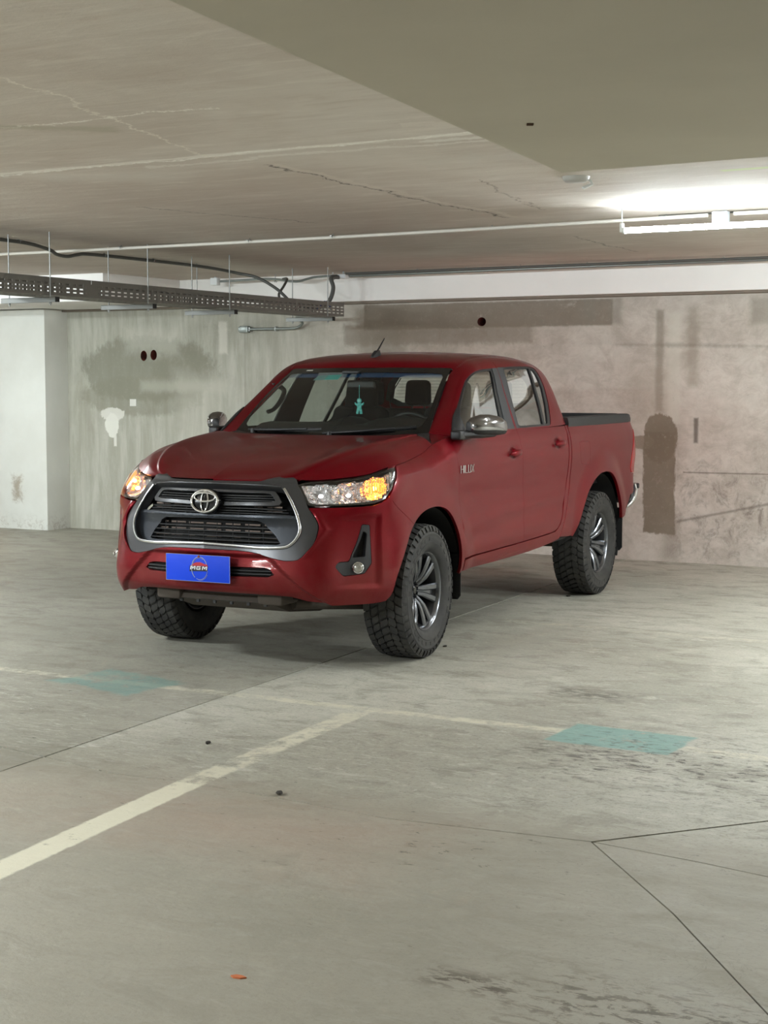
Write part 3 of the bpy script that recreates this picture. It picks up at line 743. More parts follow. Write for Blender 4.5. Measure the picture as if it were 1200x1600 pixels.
DARKTRIM = simple('charcoal_trim', (48, 50, 53), .55)
def mat_glass(name, tint, rough=.0, refl=1.0):
    m = bpy.data.materials.new(name); m.use_nodes = True; t = m.node_tree; t.nodes.clear()
    o = t.nodes.new('ShaderNodeOutputMaterial'); tr = t.nodes.new('ShaderNodeBsdfTransparent'); gl = t.nodes.new('ShaderNodeBsdfGlossy')
    fr = None; mx = t.nodes.new('ShaderNodeMixShader'); ma = t.nodes.new('ShaderNodeMath')
    tr.inputs[0].default_value = tint; gl.inputs['Roughness'].default_value = rough; gl.inputs['Color'].default_value = (1, 1, 1, 1)
    ge = t.nodes.new('ShaderNodeNewGeometry'); dp = t.nodes.new('ShaderNodeVectorMath'); dp.operation = 'DOT_PRODUCT'
    t.links.new(ge.outputs['Normal'], dp.inputs[0]); t.links.new(ge.outputs['Incoming'], dp.inputs[1])
    def mth(op, a, b=None):
        n_ = t.nodes.new('ShaderNodeMath'); n_.operation = op
        for i_, v_ in ((0, a), (1, b)):
            if v_ is None: continue
            if isinstance(v_, bpy.types.NodeSocket): t.links.new(v_, n_.inputs[i_])
            else: n_.inputs[i_].default_value = v_
        return n_.outputs[0]
    sch = mth('ADD', mth('MULTIPLY', mth('POWER', mth('SUBTRACT', 1., mth('ABSOLUTE', dp.outputs['Value'])), 5.), .94), .06)
    ma.operation = 'MULTIPLY'; ma.use_clamp = True; ma.inputs[1].default_value = refl
    t.links.new(sch, ma.inputs[0]); t.links.new(ma.outputs[0], mx.inputs[0]); t.links.new(tr.outputs[0], mx.inputs[1]); t.links.new(gl.outputs[0], mx.inputs[2]); t.links.new(mx.outputs[0], o.inputs[0])
    return m
GLASS_W = mat_glass('windscreen_glass', (.80, .86, .83, 1), 0, .9)
GLASS_S = mat_glass('side_glass', (.72, .78, .75, 1), 0, 2.6)
LENS = mat_glass('clear_lamp_lens', (.94, .95, .96, 1), .01, 1.2)
def mat_reflector():
    n = NT('lamp_reflector', .12, .9, (.95, .96, .98, 1)); p = n.pos()
    v = n.nd('ShaderNodeTexVoronoi', {'Vector': p, 'Scale': 26.}).outputs['Distance']; z = n.noise(p, 30, 3, .6, 1.5)
    n.bump(n.ma('ADD', v, n.ma('MULTIPLY', z, .7)), 1., .03); return n.m
REFLECTOR = mat_reflector()
def emit(name, c, s, base=(.8, .8, .8, 1)):
    n = NT(name, .3, base=base); n.set('Emission Color', c); n.set('Emission Strength', s); return n.m
AMBER = emit('amber_lamp_glow', (1., .22, .01, 1), 190.); WHITEBULB = emit('reflector_fill_glow', (1., .97, .92, 1), 3.5)  # white bulb glow is added to brighten the headlamp reflector
AMBERLENS = NT('amber_glow_ribs', .2, base=(.9, .35, .05, 1)); AMBERLENS.set('Emission Color', (1, .36, .04, 1)); AMBERLENS.set('Emission Strength', 1.2); AMBERLENS = AMBERLENS.m
REDLAMP = NT('tail_lamp_red', .15, base=(.30, .012, .014, 1)).m; REDLIT = emit('tail_lamp_lit', (1., .07, .06, 1), 60., (.5, .01, .01, 1))

truck = empty('pickup_truck', (11.300 - 1e-9, 0, 0), 0)
# car origin in room space and heading (computed from the fitted pose)
CA, SA = -0.04178974, 0.99912643                      # car +x axis expressed in room X,Y
ox = (0 - 5.69351488) * CA + (0 - 6.0679285) * -SA; oy = (0 - 5.69351488) * SA + (0 - 6.0679285) * CA
truck.location = (ox, oy, 0); truck.rotation_euler = (0, 0, math.atan2(SA, CA))
tag(truck, 'red double-cab pickup truck with grey grille parked on the concrete floor', 'truck')

# ------------------------------------------------------------------ outlines
ARCH_F = [(-.48,.42),(-.455,.53),(-.36,.675),(-.275,.775),(-.16,.842),(-.02,.872),(.13,.868),(.25,.825),(.335,.74),(.39,.62),(.43,.44)]
ARCH_R = [(2.455,.49),(2.52,.575),(2.60,.69),(2.70,.79),(2.82,.865),(2.95,.912),(3.10,.925),(3.25,.902),(3.37,.83),(3.45,.72),(3.505,.60),(3.53,.54)]
def crv(pts, n=4): return [tuple(p) for p in catmull(pts, n)]
af = conv(BODY, crv(ARCH_F), 'xz', 4.5, 12.); ar = conv(BODY, crv(ARCH_R), 'xz', 12., 21.)
i_seam = min(range(len(af)), key=lambda i: abs(BODY.ev([af[i][0]], [af[i][1]])[0][0] + .255) + (0 if af[i][0] < 8 else 9))
SEAM_B = [(5.829, 5.609), (6.16, 5.2)]
# grille outline shared by bumper cover and surround, half from centre
GO = [(0, 3.35), (.31, 3.349), (1.105, 3.296), (1.702, 2.99), (2.05, 2.86), (2.424, 2.917), (2.70, 3.40), (2.871, 3.768), (2.97, 4.2), (3.006, 4.629), (2.90, 5.05), (2.72, 5.60)]
GOs = crv(GO[:5], 3)[:-1] + crv(GO[4:11], 3)[:-1] + GO[10:]
HL = [(2.36, 7.45), (2.68, 5.80), (2.86, 5.70), (3.714, 5.68), (4.85, 5.63), (5.357, 5.80), (5.80, 6.35), (6.04, 7.274), (6.12, 8.36), (5.315, 8.34), (4.407, 8.03), (3.156, 7.90), (2.60, 7.85)]
HLr = rp(HL, .12, 3)
FOG = [(4.449, 4.641), (4.785, 4.576), (4.86, 3.6), (4.915, 2.608), (4.629, 2.042), (3.869, 1.966), (3.559, 2.519), (3.691, 2.774), (4.06, 2.76)]
FOGr = rp(FOG, .10, 3)
def bump_disp(S, T):
    Q = BODY.ev(S, T); y, z = Q[:, 1], Q[:, 2]
    edge = .44 + (.60 - z) * 1.05                      # crease line running down and outwards from the grille corner
    k = (1 - smst(y, edge - .012, edge + .022)) * smst(.668 - z, 0, .02)
    flange = .010 * np.exp(-((y - (.655 - .55 * np.abs(z - .80))) / .018) ** 2) * smst(z, .64, .70) * (1 - smst(z, .88, .93))
    pocket = smst(S, 3.2, 4.5) * (1 - smst(S, 5.0, 5.3)) * (1 - smst(T, 4.8, 5.2)) * smst(T, 1.1, 1.5)
    return -.024 * k - .013 * pocket + flange
# ---- bumper cover
pm = PanelMesh()
outer = [(0, 1.90), (1.62, 1.93), (1.78, 2.10), (1.66, 2.42), (1.5, 2.50), (0, 2.50)] + GOs + [(3.7, 5.58), (4.84, 5.53), (5.38, 5.70), (5.72, 5.95)] + SEAM_B[:1] + [af[i_seam]] + af[i_seam - 1::-1] + [(5.55, .0), (4., 0), (2.6, 0), (2.2, .35), (1.2, .45), (0, .45)]
panel(pm, BODY, outer, [FOGr], ds=.045, dt=.10, disp=bump_disp, depth=.02)
bumper = pm.build('front_bumper', PAINT, truck)
# inner lip of the lower intake and fog recess
pm = PanelMesh(); panel(pm, BODY, [(0, 1.75), (1.95, 1.8), (1.95, 2.6), (0, 2.62)], off=-.055, depth=0, gap=0); pm.build('lower_intake', DARK, bumper)
bm = bmesh.new()
for t in (2.12, 2.32):
    for sd in (1, -1): tube(bm, on(BODY, [(s, t) for s in np.linspace(0, 1.7, 12)], -.032, sd), .006, 6)
obj('intake_slat', bm, BLACKPL, bumper, .6)
# fog lamp bezels
for sd in (1, -1):
    pm = PanelMesh()
    tri = [(4.50, 4.15), (4.70, 3.9), (4.66, 2.95), (4.22, 2.95)]
    panel(pm, BODY, rp(FOG, .08, 3), [rp([(4.52, 4.3), (4.66, 4.2), (4.64, 3.0), (4.2, 2.98)], .05, 2)], side=(sd,), off=-.012, depth=.03, ds=.09, dt=.16, gap=.003)
    bz = pm.build('fog_lamp_bezel', BLACKPL, bumper)
    pm = PanelMesh(); panel(pm, BODY, FOG, side=(sd,), off=-.045, depth=0, gap=-.004); pm.build('bezel_back', DARK, bz)
    c = on(BODY, [(4.36, 2.42)], 0, sd)[0]; nv = BODY.nrm([4.1], [2.42])[0]; nv[1] *= sd; zx = Vector(nv).normalized(); zx = (zx + Vector((-.7, 0, 0))).normalized()
    Mx = zx.to_track_quat('Z', 'Y').to_matrix().to_4x4(); Mx.translation = c
    bm = bmesh.new(); lathe(bm, [(.031, -.03), (.031, .004), (.027, .007), (.024, .003), (.0, .0)], 24, Mx, 0)
    fl = obj('fog_lamp', bm, CHROME, bz, .5, label='round clear fog lamp')
    bm = bmesh.new(); lathe(bm, [(.025, .005), (.020, .010), (.011, .013), (0, .014)], 24, Mx, 0); lathe(bm, [(.012, .0), (.010, .02), (0, .024)], 12, Mx, 0); obj('fog_lamp_glass', bm, simple('fog_glass', (170, 168, 160), .1, .6), bz, .9)
# ---- grille
gr_in = [(0, 7.45), (.9, 7.38), (1.55, 7.22), (1.95, 7.05), (2.13, 6.6), (2.25, 6.0), (2.38, 5.3), (2.485, 4.75), (2.50, 4.35), (2.40, 4.0), (2.255, 3.70), (2.10, 3.56), (1.8, 3.50), (1.351, 3.50), (.7, 3.58), (0, 3.62)]
top_out = [(2.66, 5.95), (2.56, 6.6), (2.42, 7.35), (2.36, 7.9), (2.30, 8.22), (2.16, 8.62), (1.98, 8.72), (1.72, 8.66), (1.52, 8.36), (1.36, 8.20), (0, 8.17)]
pm = PanelMesh()
def sur_disp(S, T):
    Q = BODY.ev(S, T)
    a = smst(T, 7.7, 8.3) * .013 * smst(S, 1.2, 1.5)
    # step: the band next to the opening is bevelled inwards
    return -.006 + a + .006 * (1 - smst(T, 7.2, 7.6)) * 0
panel(pm, BODY, GOs + top_out, [], ds=.09, dt=.16, disp=sur_disp, depth=.0, gap=.004) if False else None
surround_poly = GOs + top_out
# build the ring as a closed half ring (touching the centre line twice)
ring = GOs + top_out + gr_in
panel(pm, BODY, ring, ds=.09, dt=.16, disp=sur_disp, depth=.045, gap=.003)
grille = pm.build('grille', GUNMETAL, truck, label='gunmetal grey grille surround')
bm = bmesh.new()
low = [(2.02, 6.95), (2.15, 6.4), (2.28, 5.85), (2.40, 5.25), (2.475, 4.75), (2.485, 4.38), (2.39, 4.02), (2.24, 3.74), (2.09, 3.60), (1.8, 3.54), (1.351, 3.53), (.7, 3.60), (0, 3.65)]
for sd in (1, -1): tube(bm, catmull(on(BODY, low, -.002, sd), 5), .0085, 8, flat=(1, 1.2))
obj('silver_strip', bm, SILVER, grille, .9, label='thin satin silver strip around the grille opening')
bm = bmesh.new()
for sd in (1, -1): tube(bm, catmull(on(BODY, [(0, 7.52), (.9, 7.45), (1.55, 7.30), (1.9, 7.16)], -.002, sd), 5), .006, 8)
obj('top_bar_lip', bm, GUNMETAL, grille, .9)
pm = PanelMesh()
CP = [(0, 5.16), (1.0, 5.16), (2.2, 5.20), (2.45, 5.15), (2.56, 4.6), (2.52, 4.2), (2.36, 3.68), (2.1, 3.40), (0, 3.40), (0, 3.70), (1.80, 3.72), (1.92, 3.80), (1.80, 4.15), (1.64, 4.45), (1.50, 4.62), (1.30, 4.70), (0, 4.74)]
def cp_disp(S, T): return .02 * smst(T, 4.55, 5.0) - .004
panel(pm, BODY, CP, off=-.040, ds=.1, dt=.14, disp=cp_disp, depth=.035, gap=.0)
pm.build('centre_panel', GREYPANEL, grille, label='smooth slate grey centre panel')
pm = PanelMesh()
UF = [(0, 7.0), (1.45, 6.97), (1.74, 6.90), (1.86, 6.5), (1.96, 6.05), (1.90, 5.86), (1.7, 5.80), (0, 5.72), (0, 5.95), (1.64, 6.03), (1.80, 6.12), (1.72, 6.45), (1.62, 6.68), (1.45, 6.76), (0, 6.78)]
panel(pm, BODY, UF, off=-.028, ds=.1, dt=.1, depth=.02, gap=0); pm.build('upper_bar_frame', GUNMETAL, grille)
def slat_row(t, smax, off, r=.0045, flat=(1, 2.2), mat=BLACKPL):
    bm = bmesh.new(); pts = [tuple(q) for q in on(BODY, [(s, t) for s in np.linspace(smax, 0, 14)], off, 1)] + [tuple(q) for q in on(BODY, [(s, t) for s in np.linspace(0, smax, 14)[1:]], off, -1)]
    tube(bm, pts, r, 6, flat=flat); return obj('slat', bm, mat, grille, .8)
SLATM = simple('slat_grey', (40, 40, 42), .4)
for t, sm in ((6.55, 1.70), (6.35, 1.76), (6.17, 1.82)): slat_row(t, sm, -.045, .004, mat=SLATM)
for t, sm in ((5.62, 2.1), (5.45, 2.15), (5.30, 2.2)): slat_row(t, sm, -.060, .004, mat=SLATM)
for t, sm in ((4.52, 1.66), (4.30, 1.80), (4.08, 1.90), (3.88, 1.96)): slat_row(t, sm, -.055, .004, mat=SLATM)
bm = bmesh.new()
for sd in (1, -1):
    for s in (.25, .62, 1.0, 1.4):
        tube(bm, on(BODY, [(s, 3.74), (s, 4.70)], -.062, sd), .003, 5); tube(bm, on(BODY, [(s * 1.2, 5.2), (s * 1.2, 6.7)], -.062, sd), .003, 5)
obj('mesh_upright', bm, BLACKPL, grille, .6, kind='stuff')
pm = PanelMesh(); panel(pm, BODY, [(0, 3.3), (2.2, 3.3), (2.62, 4.5), (2.4, 6.2), (2.1, 7.5), (0, 7.6)], off=-.10, depth=0, gap=0); pm.build('grille_back', DARK, grille)
# radiator fins glimpsed behind the lower mesh
bm = bmesh.new()
for i in range(7):
    for k in range(3): box(bm, (-.868 + abs(-.36 + i * .12) * .06, -.36 + i * .12, .745 + k * .035), (.006, .095, .008))
for i in range(7):
    for k in range(2): box(bm, (-.842 + abs(-.36 + i * .12) * .06, -.36 + i * .12, .888 + k * .025), (.006, .095, .008))
obj('radiator_fin', bm, simple('radiator_metal', (118, 104, 96), .5, .6), grille, kind='stuff')
# emblem: three interlocking ovals on a dark disc
ec = BODY.ev([0], [5.93])[0] + np.array((-.012, 0, 0)); en = Vector((-1, 0, .16)).normalized(); eu = Vector((0, 0, 1)); eu = (eu - en * eu.dot(en)).normalized(); el = eu.cross(en)
def ept(u, v, d=0): return Vector(ec) + el * u + eu * v + en * d
bm = bmesh.new(); Mx = frame_matrix(ept(0, 0, -.03), el, eu, en)
ov = [(.094 * math.cos(a), .070 * math.sin(a)) for a in np.linspace(0, 2 * PI, 49)[:-1]]
prism(bm, ov, 0, .028, Mx, bev=.006); emblem = obj('emblem', bm, GLOSSBLACK, grille, .6, label='chrome three-oval emblem')
def oval(bm, cx, cy, a, b, r0, r1):
    pts = [ept(cx + a * math.cos(t), cy + b * math.sin(t), .004) for t in np.linspace(0, 2 * PI, 49)[:-1]]
    rr = [r0 + (r1 - r0) * abs(math.sin(t)) for t in np.linspace(0, 2 * PI, 49)[:-1]]
    tube(bm, pts, rr, 8, closed=True)
bm = bmesh.new(); oval(bm, 0, 0, .083, .060, .0085, .0065); oval(bm, 0, .022, .066, .024, .004, .0068); oval(bm, 0, -.001, .022, .055, .0066, .004)
obj('emblem_ovals', bm, CHROME, emblem, .9) if False else obj('chrome_ovals', bm, CHROME, grille, .9)
# ---- hood
pm = PanelMesh(); NH = HOOD.P.shape[0] - 1.001
edge = [(s, 0.) for s in np.linspace(0, NH, 40)]
hp = edge + [(NH, t) for t in np.linspace(0, 6 - .001, 14)[1:]]
hp = hp + [(s, 6 - .001) for s in np.linspace(NH, 0, 30)[1:]] + [(0., t) for t in np.linspace(6 - .001, 0, 14)[1:-1]]
def hood_panel(pm):
    sub = PanelMesh()
    ns, nt = 70, 54
    s_ = np.linspace(0, NH, ns); t_ = np.concatenate([np.linspace(0, 3, 34), np.linspace(3, 6 - .001, 21)[1:]]); nt = len(t_)
    S, T = np.meshgrid(s_, t_, indexing='ij'); S, T = S.ravel(), T.ravel(); P = HOOD.ev(S, T)
    h = .02; N = np.cross(HOOD.ev(np.minimum(S + h, NH), T) - HOOD.ev(np.maximum(S - h, 0), T), HOOD.ev(S, np.minimum(T + h, 5.999)) - HOOD.ev(S, np.maximum(T - h, 0)))
    N /= np.maximum(np.linalg.norm(N, axis=1, keepdims=True), 1e-9); N *= np.sign(N[:, 2:3] + 1e-9)
    # shrink the outer edge by the shut-line gap
    for sd in (1, -1):
        m = np.array((1, sd, 1.)); Pm = P * m; Nm = N * m; V = [*Pm]; NN = [*Nm]; F = []
        for i in range(ns - 1):
            for j in range(nt - 1):
                a = i * nt + j; f = (a, a + nt, a + nt + 1, a + 1); F.append(f if sd < 0 else f[::-1])
        # rim: front row (i=0), outer column (j=0), rear row
        loop = [i * nt for i in range(ns)]; front = [j for j in range(nt)]; rear = [(ns - 1) * nt + j for j in range(nt)]
        for L, o0 in ((loop, (0, sd, -.4)), (front, (-1, 0, -.4)), (rear, (1, 0, -.4))):
            o = np.array(o0, float); o /= np.linalg.norm(o); ids = []
            for v in L: ids.append(len(V)); V += [Pm[v] + o * .0015 - Nm[v] * .003, Pm[v] - Nm[v] * .022 + o * .0015]; NN += [o, o]
            for k in range(len(L) - 1):
                for q in ((L[k], L[k + 1], ids[k + 1], ids[k]), (ids[k], ids[k + 1], ids[k + 1] + 1, ids[k] + 1)): F.append(q)
        pm.add(V, NN, F)
hood_panel(pm); hood = pm.build('hood', PAINT, truck)
# ---- fenders
DOORF_LOW = [(.455, .535), (.440, .66), (.420, .90), (.390, 1.10), (.378, 1.19)]
dl = conv(BODY, crv(DOORF_LOW, 3), 'xz', 9., 12.) + [(10.353, 8.999)]
for sd in (1, -1):
    pm = PanelMesh()
    seam_top = [(9.9, 8.999), (9.45, 8.999), (9.12, 8.999)] + [(s, t) for s, t in zip(np.interp(np.linspace(9, 4.2, 18), range(10), _hs), np.interp(np.linspace(9, 4.2, 18), range(10), _ht))]
    fo = af[i_seam:] + conv(BODY, [(.445, .455), (.462, .455)], 'xz', 9., 12.) + dl + seam_top + [(6.15, 8.36), (6.07, 7.274), (5.83, 6.35), (5.60, 5.83), (5.829, 5.609)]
    panel(pm, BODY, fo, side=(sd,), ds=.12, dt=.2, depth=.016)
    # gusset between fender top, cowl and pillar root
    L = 16; A_ = BODY.ev(np.linspace(9.05, 11., L), [8.999] * L); B_ = CAB.ev(np.linspace(0, 2., L), [0.] * L); B_[:, 2] -= .004
    V = []; N = []; F = []
    for k in range(L):
        c = B_[k]
        for q in np.linspace(0, 1, 5): V.append(A_[k] * (1 - q) + c * q)
    V = np.array(V)
    for k in range(L):
        for q in range(5):
            a = V[min(k + 1, L - 1) * 5 + q] - V[max(k - 1, 0) * 5 + q]; b = V[k * 5 + min(q + 1, 4)] - V[k * 5 + max(q - 1, 0)]
            n_ = np.cross(a, b); n_ = n_ / max(np.linalg.norm(n_), 1e-9); n_ *= np.sign(n_[2] + 1e-9); N.append(n_)
    N = np.array(N); m = np.array((1, sd, 1.))
    for k in range(L - 1):
        for q in range(4):
            a = k * 5 + q; F.append((a, a + 5, a + 6, a + 1) if sd < 0 else (a + 1, a + 6, a + 5, a))
    pm.add(V * m, N * m, F)
    pm.build('front_fender', PAINT, truck)
# ---- cowl under the windscreen
pm = PanelMesh(); V = []; N = []; F = []
for k in range(21):
    f = k / 20; a = HOOD.ev([NH], [6 * (1 - f)])[0] + np.array((.012, 0, -.004)); b = WIND.ev([4 * f * .999], [.0])[0]; c = (a + b) / 2 + np.array((0, 0, -.012))
    V += [a + np.array((0, 0, -.03)), a, c, b, b + np.array((.02, 0, -.02))]; N += [(-1, 0, 0), (-.3, 0, 1), (0, 0, 1), (-.4, 0, 1), (0, 0, 1)]
for k in range(20):
    for q in range(4): a = k * 5 + q; F.append((a, a + 5, a + 6, a + 1))
V = np.array(V); N = np.array(N)
for sd in (1, -1): m = np.array((1, sd, 1.)); pm.add(V * m, N * m, [f[::-1] for f in F] if sd > 0 else F)
pm.build('cowl', BLACKPL, truck)
# ---- doors
MID = [(1.463, .545), (1.468, .68), (1.478, .82), (1.452, .95), (1.432, 1.08), (1.430, 1.283)]
mid = conv(BODY, crv(MID, 2), 'xz', 11.5, 14.)
mid = mid[:-1] + [(mid[-1][0], 8.999)]
RS = [(1.90, .556), (2.06, .566), (2.15, .605), (2.205, .68), (2.245, .77), (2.29, .87), (2.312, .98), (2.315, 1.11), (2.335, 1.20), (2.352, 1.285)]
rs = conv(BODY, crv(RS, 2), 'xz', 13., 16.); rs = rs[:-1] + [(rs[-1][0], 8.999)]
def lerpst(a, b, n): return [(a[0] + (b[0] - a[0]) * k / n, a[1] + (b[1] - a[1]) * k / n) for k in range(1, n)]
WF = rp([(3.97, .13), (3.97, 3.46), (3.0, 3.43), (2.243, 3.366), (1.75, 3.28), (1.30, 3.06), (1.15, 2.5), (1.087, 1.681), (1.2, .9), (1.45, .13)], .16, 3)
WR = rp([(4.04, .13), (4.04, 3.52), (5.0, 3.62), (6.121, 3.70), (6.62, 3.62), (6.76, 3.2), (6.714, 2.248), (6.32, 1.1), (5.92, .13)], .16, 3)
FUP = [(1.28, 0.001), (1.02, .30), (.816, .936), (.739, 1.32), (.706, 2.1), (.76, 2.9), (.98, 3.50), (1.6, 3.93), (3.075, 3.975), (4.00, 3.98)]
RUP = [(4.01, 3.98), (5.2, 4.04), (6.3, 4.08), (6.85, 3.95), (7.12, 3.5), (7.2, 2.6), (7.2, 1.6), (7.35, .7), (7.5, .001)]
def door_disp(S, T):
    Q = BODY.ev(S, T); x, z = Q[:, 0], Q[:, 2]
    # scooped lower body crease rising to the rear and a faint belt crease
    zc = .70 + .05 * (x - .45)
    d = -.005 * np.exp(-((z - zc + .055) / .05) ** 2) + .003 * np.exp(-((z - zc - .02) / .035) ** 2)
    d += -.004 * np.exp(-((z - 1.19) / .03) ** 2)
    for hx, hz in ((1.29, 1.140), (2.135, 1.172)):            # finger scoops behind the handles
        d += -.022 * np.exp(-(((x - hx) / .058) ** 2 + ((z - hz) / .034) ** 2) ** 1.5)
    return d
for sd in (1, -1):
    pm = PanelMesh()
    panel(pm, BODY, dl + [(10.9, 8.999), (12, 8.999)] + mid[::-1] + conv(BODY, [(1.2, .542), (.8, .537)], 'xz', 10, 14), side=(sd,), ds=.055, dt=.16, disp=door_disp)
    panel(pm, CAB, FUP + [(4.0, 2), (4.0, .001)], [WF], side=(sd,), ds=.10, dt=.16, depth=.016)
    door = pm.build('front_door', PAINT, truck)
    pm = PanelMesh(); panel(pm, CAB, WF, side=(sd,), off=-.012, depth=.004, gap=-.002, ds=.2, dt=.3); pm.build('window_glass', GLASS_S, door)
    # weather strip ring, sail panel and black B-pillar cover
    pm = PanelMesh(); WFi = rp([(3.62, .24), (3.66, 3.34), (3.0, 3.31), (2.243, 3.25), (1.80, 3.15), (1.46, 2.92), (1.32, 2.45), (1.29, 1.7), (1.5, .95), (2.1, .24)], .14, 3)
    panel(pm, CAB, WF, [WFi], side=(sd,), off=-.004, depth=.008, gap=-.0005, ds=.12, dt=.2); pm.build('window_seal', BLACKPL, door)
    pm = PanelMesh(); panel(pm, CAB, [(3.70, .12), (3.95, .12), (4.005, 3.47), (3.74, 3.44)], side=(sd,), off=.001, depth=.004, gap=0, ds=.1, dt=.3); pm.build('pillar_cover', DARKTRIM, door)
    pm = PanelMesh(); panel(pm, BODY, dl + [(10.9, 8.999), (12, 8.999)] + mid[::-1] + conv(BODY, [(1.2, .542), (.8, .537)], 'xz', 10, 14), side=(sd,), off=.06, depth=0, gap=.01, flip=True); pm.build('door_card', DASH, door)
    pm = PanelMesh()
    panel(pm, BODY, mid + [(14., 8.999)] + rs[::-1] + conv(BODY, [(1.7, .550)], 'xz', 12, 14), side=(sd,), ds=.055, dt=.16, disp=door_disp)
    panel(pm, CAB, RUP + [(6, .001), (4.0, .001), (4.01, 2)], [WR], side=(sd,), ds=.10, dt=.16, depth=.016)
    rdoor = pm.build('rear_door', PAINT, truck)
    pm = PanelMesh(); panel(pm, CAB, WR, side=(sd,), off=-.012, depth=.004, gap=-.002, ds=.2, dt=.3); pm.build('window_glass', GLASS_S, rdoor)
    pm = PanelMesh(); WRi = rp([(4.16, .26), (4.40, 3.42), (5.0, 3.50), (6.0, 3.56), (6.46, 3.46), (6.55, 3.1), (6.50, 2.25), (6.14, 1.2), (5.78, .26)], .14, 3)
    panel(pm, CAB, WR, [WRi], side=(sd,), off=-.004, depth=.008, gap=-.0005, ds=.12, dt=.2); panel(pm, CAB, [(6.05, 3.6), (6.17, 3.6), (5.58, .2), (5.46, .2)], side=(sd,), off=-.003, depth=.008, gap=0); pm.build('window_seal', BLACKPL, rdoor)
    pm = PanelMesh(); panel(pm, CAB, [(4.03, .12), (4.08, .12), (4.34, 3.50), (4.05, 3.47)], side=(sd,), off=.001, depth=.004, gap=0, ds=.1, dt=.3); pm.build('pillar_cover', DARKTRIM, rdoor)
    pm = PanelMesh(); panel(pm, BODY, mid + [(14., 8.999)] + rs[::-1] + conv(BODY, [(1.7, .550)], 'xz', 12, 14), side=(sd,), off=.06, depth=0, gap=.01, flip=True); pm.build('door_card', DASH, rdoor)
    for dr, hx, hz in ((door, 1.285, 1.133), (rdoor, 2.13, 1.167)):
        P_ = on(BODY, [(hx - .085, hz - .004), (hx - .06, hz), (hx, hz + .004), (hx + .06, hz + .006), (hx + .09, hz + .004)], 0, sd, 'xz', 10., 17.)
        offs = [.006, .022, .032, .024, .006]; bm = bmesh.new()
        tube(bm, catmull([P_[i] + np.array((0, sd * offs[i], 0)) for i in range(5)], 4), [.006 + .012 * math.sin(PI * k / 16) for k in range(17)], 12, flat=(1.15, .62))
        obj('door_handle', bm, PAINT, dr, .9)
        bm = bmesh.new(); c = on(BODY, [(hx + .005, hz + .002)], -.002, sd, 'xz', 10., 17.)[0]; box(bm, c, (.10, .006, .036), bev=.002); obj('handle_recess', bm, DARK, dr) if False else bm.free()
# badge lettering on both front doors
for sd in (-1, 1):
    bm = bmesh.new(); U0 = .420 if sd < 0 else .64; st = .032 * (1 if sd < 0 else -1); w_, h_ = .034, .046
    def stroke(a, b, th=.0045):
        P_ = on(BODY, [(U0 + (st / abs(st)) * a[0], 1.048 + a[1]), (U0 + (st / abs(st)) * b[0], 1.048 + b[1])], .004, sd, 'xz', 9.5, 12.5)
        tube(bm, P_, th / 2, 6, flat=(1, 1))
    x = 0.
    for ch in 'HILUX':
        if ch == 'H': stroke((x, 0), (x, h_)); stroke((x + w_, 0), (x + w_, h_)); stroke((x, h_ / 2), (x + w_, h_ / 2)); x += w_ + .014
        if ch == 'I': stroke((x, 0), (x, h_)); x += .015
        if ch == 'L': stroke((x, 0), (x, h_)); stroke((x, 0), (x + w_, 0)); x += w_ + .012
        if ch == 'U': stroke((x, 0), (x, h_)); stroke((x, 0), (x + w_, 0)); stroke((x + w_, 0), (x + w_, h_)); x += w_ + .014
        if ch == 'X': stroke((x, 0), (x + w_, h_)); stroke((x, h_), (x + w_, 0)); x += w_ + .014
    obj('door_badge', bm, CHROME, truck, .6)
# ---- cab shell: pillars, roof, rear corner and sill
pm = PanelMesh()
shell = [(0, .001), (0, 2), (0, 4), (0, 5), (0, 7.999), (8.999, 7.999), (8.999, 5), (8.999, .001)] + [(7.5, .001), (7.35, .7), (7.2, 1.6), (7.2, 2.6), (7.12, 3.5), (6.85, 3.95), (6.3, 4.08), (5.2, 4.04), (4.0, 3.98), (3.075, 3.975), (1.6, 3.93), (.98, 3.50), (.76, 2.9), (.706, 2.1), (.739, 1.32), (.816, .936), (1.02, .30), (1.28, .001)]
def roof_disp(S, T):
    y = CAB.ev(S, T)[:, 1]                     # two long pressed ribs
    k = smst(S, 2.6, 3.2) * (1 - smst(S, 7.2, 7.8)) * smst(T, 5.0, 5.4)
    return -.006 * k * (np.exp(-((y - .30) / .03) ** 2)) - .005 * np.exp(-((T - 4.72) / .09) ** 2) * smst(S, .3, 1.0) * (1 - smst(S, 8.2, 8.8))
panel(pm, CAB, shell, ds=.12, dt=.18, disp=roof_disp, depth=.016, gap=.0)
cab = pm.build('cab_shell', PAINT, truck)
pm = PanelMesh()
cabgap = conv(BODY, crv([(2.165, .50), (2.262, .66), (2.30, .725), (2.34, .80), (2.365, .90), (2.371, 1.10), (2.382, 1.2), (2.40, 1.296)], 2), 'xz', 13., 17.)
sill = conv(BODY, [(.47, .455), (.47, .52)], 'xz', 9., 12.) + conv(BODY, [(.8, .528), (1.2, .534), (1.7, .543), (1.90, .548)], 'xz', 9., 15.) + conv(BODY, crv([(2.07, .556), (2.163, .60), (2.217, .678), (2.257, .768), (2.302, .868), (2.324, .98), (2.327, 1.11), (2.346, 1.2), (2.364, 1.29)], 2), 'xz', 13., 16.5) + cabgap[::-1] + conv(BODY, [(1.6, .462), (1.0, .455)], 'xz', 9., 15.)
for sd in (1, -1):
    pm = PanelMesh(); panel(pm, BODY, sill, side=(sd,), ds=.14, dt=.15, depth=.03, gap=.001)
    pm.build('sill_panel', PAINT, truck)
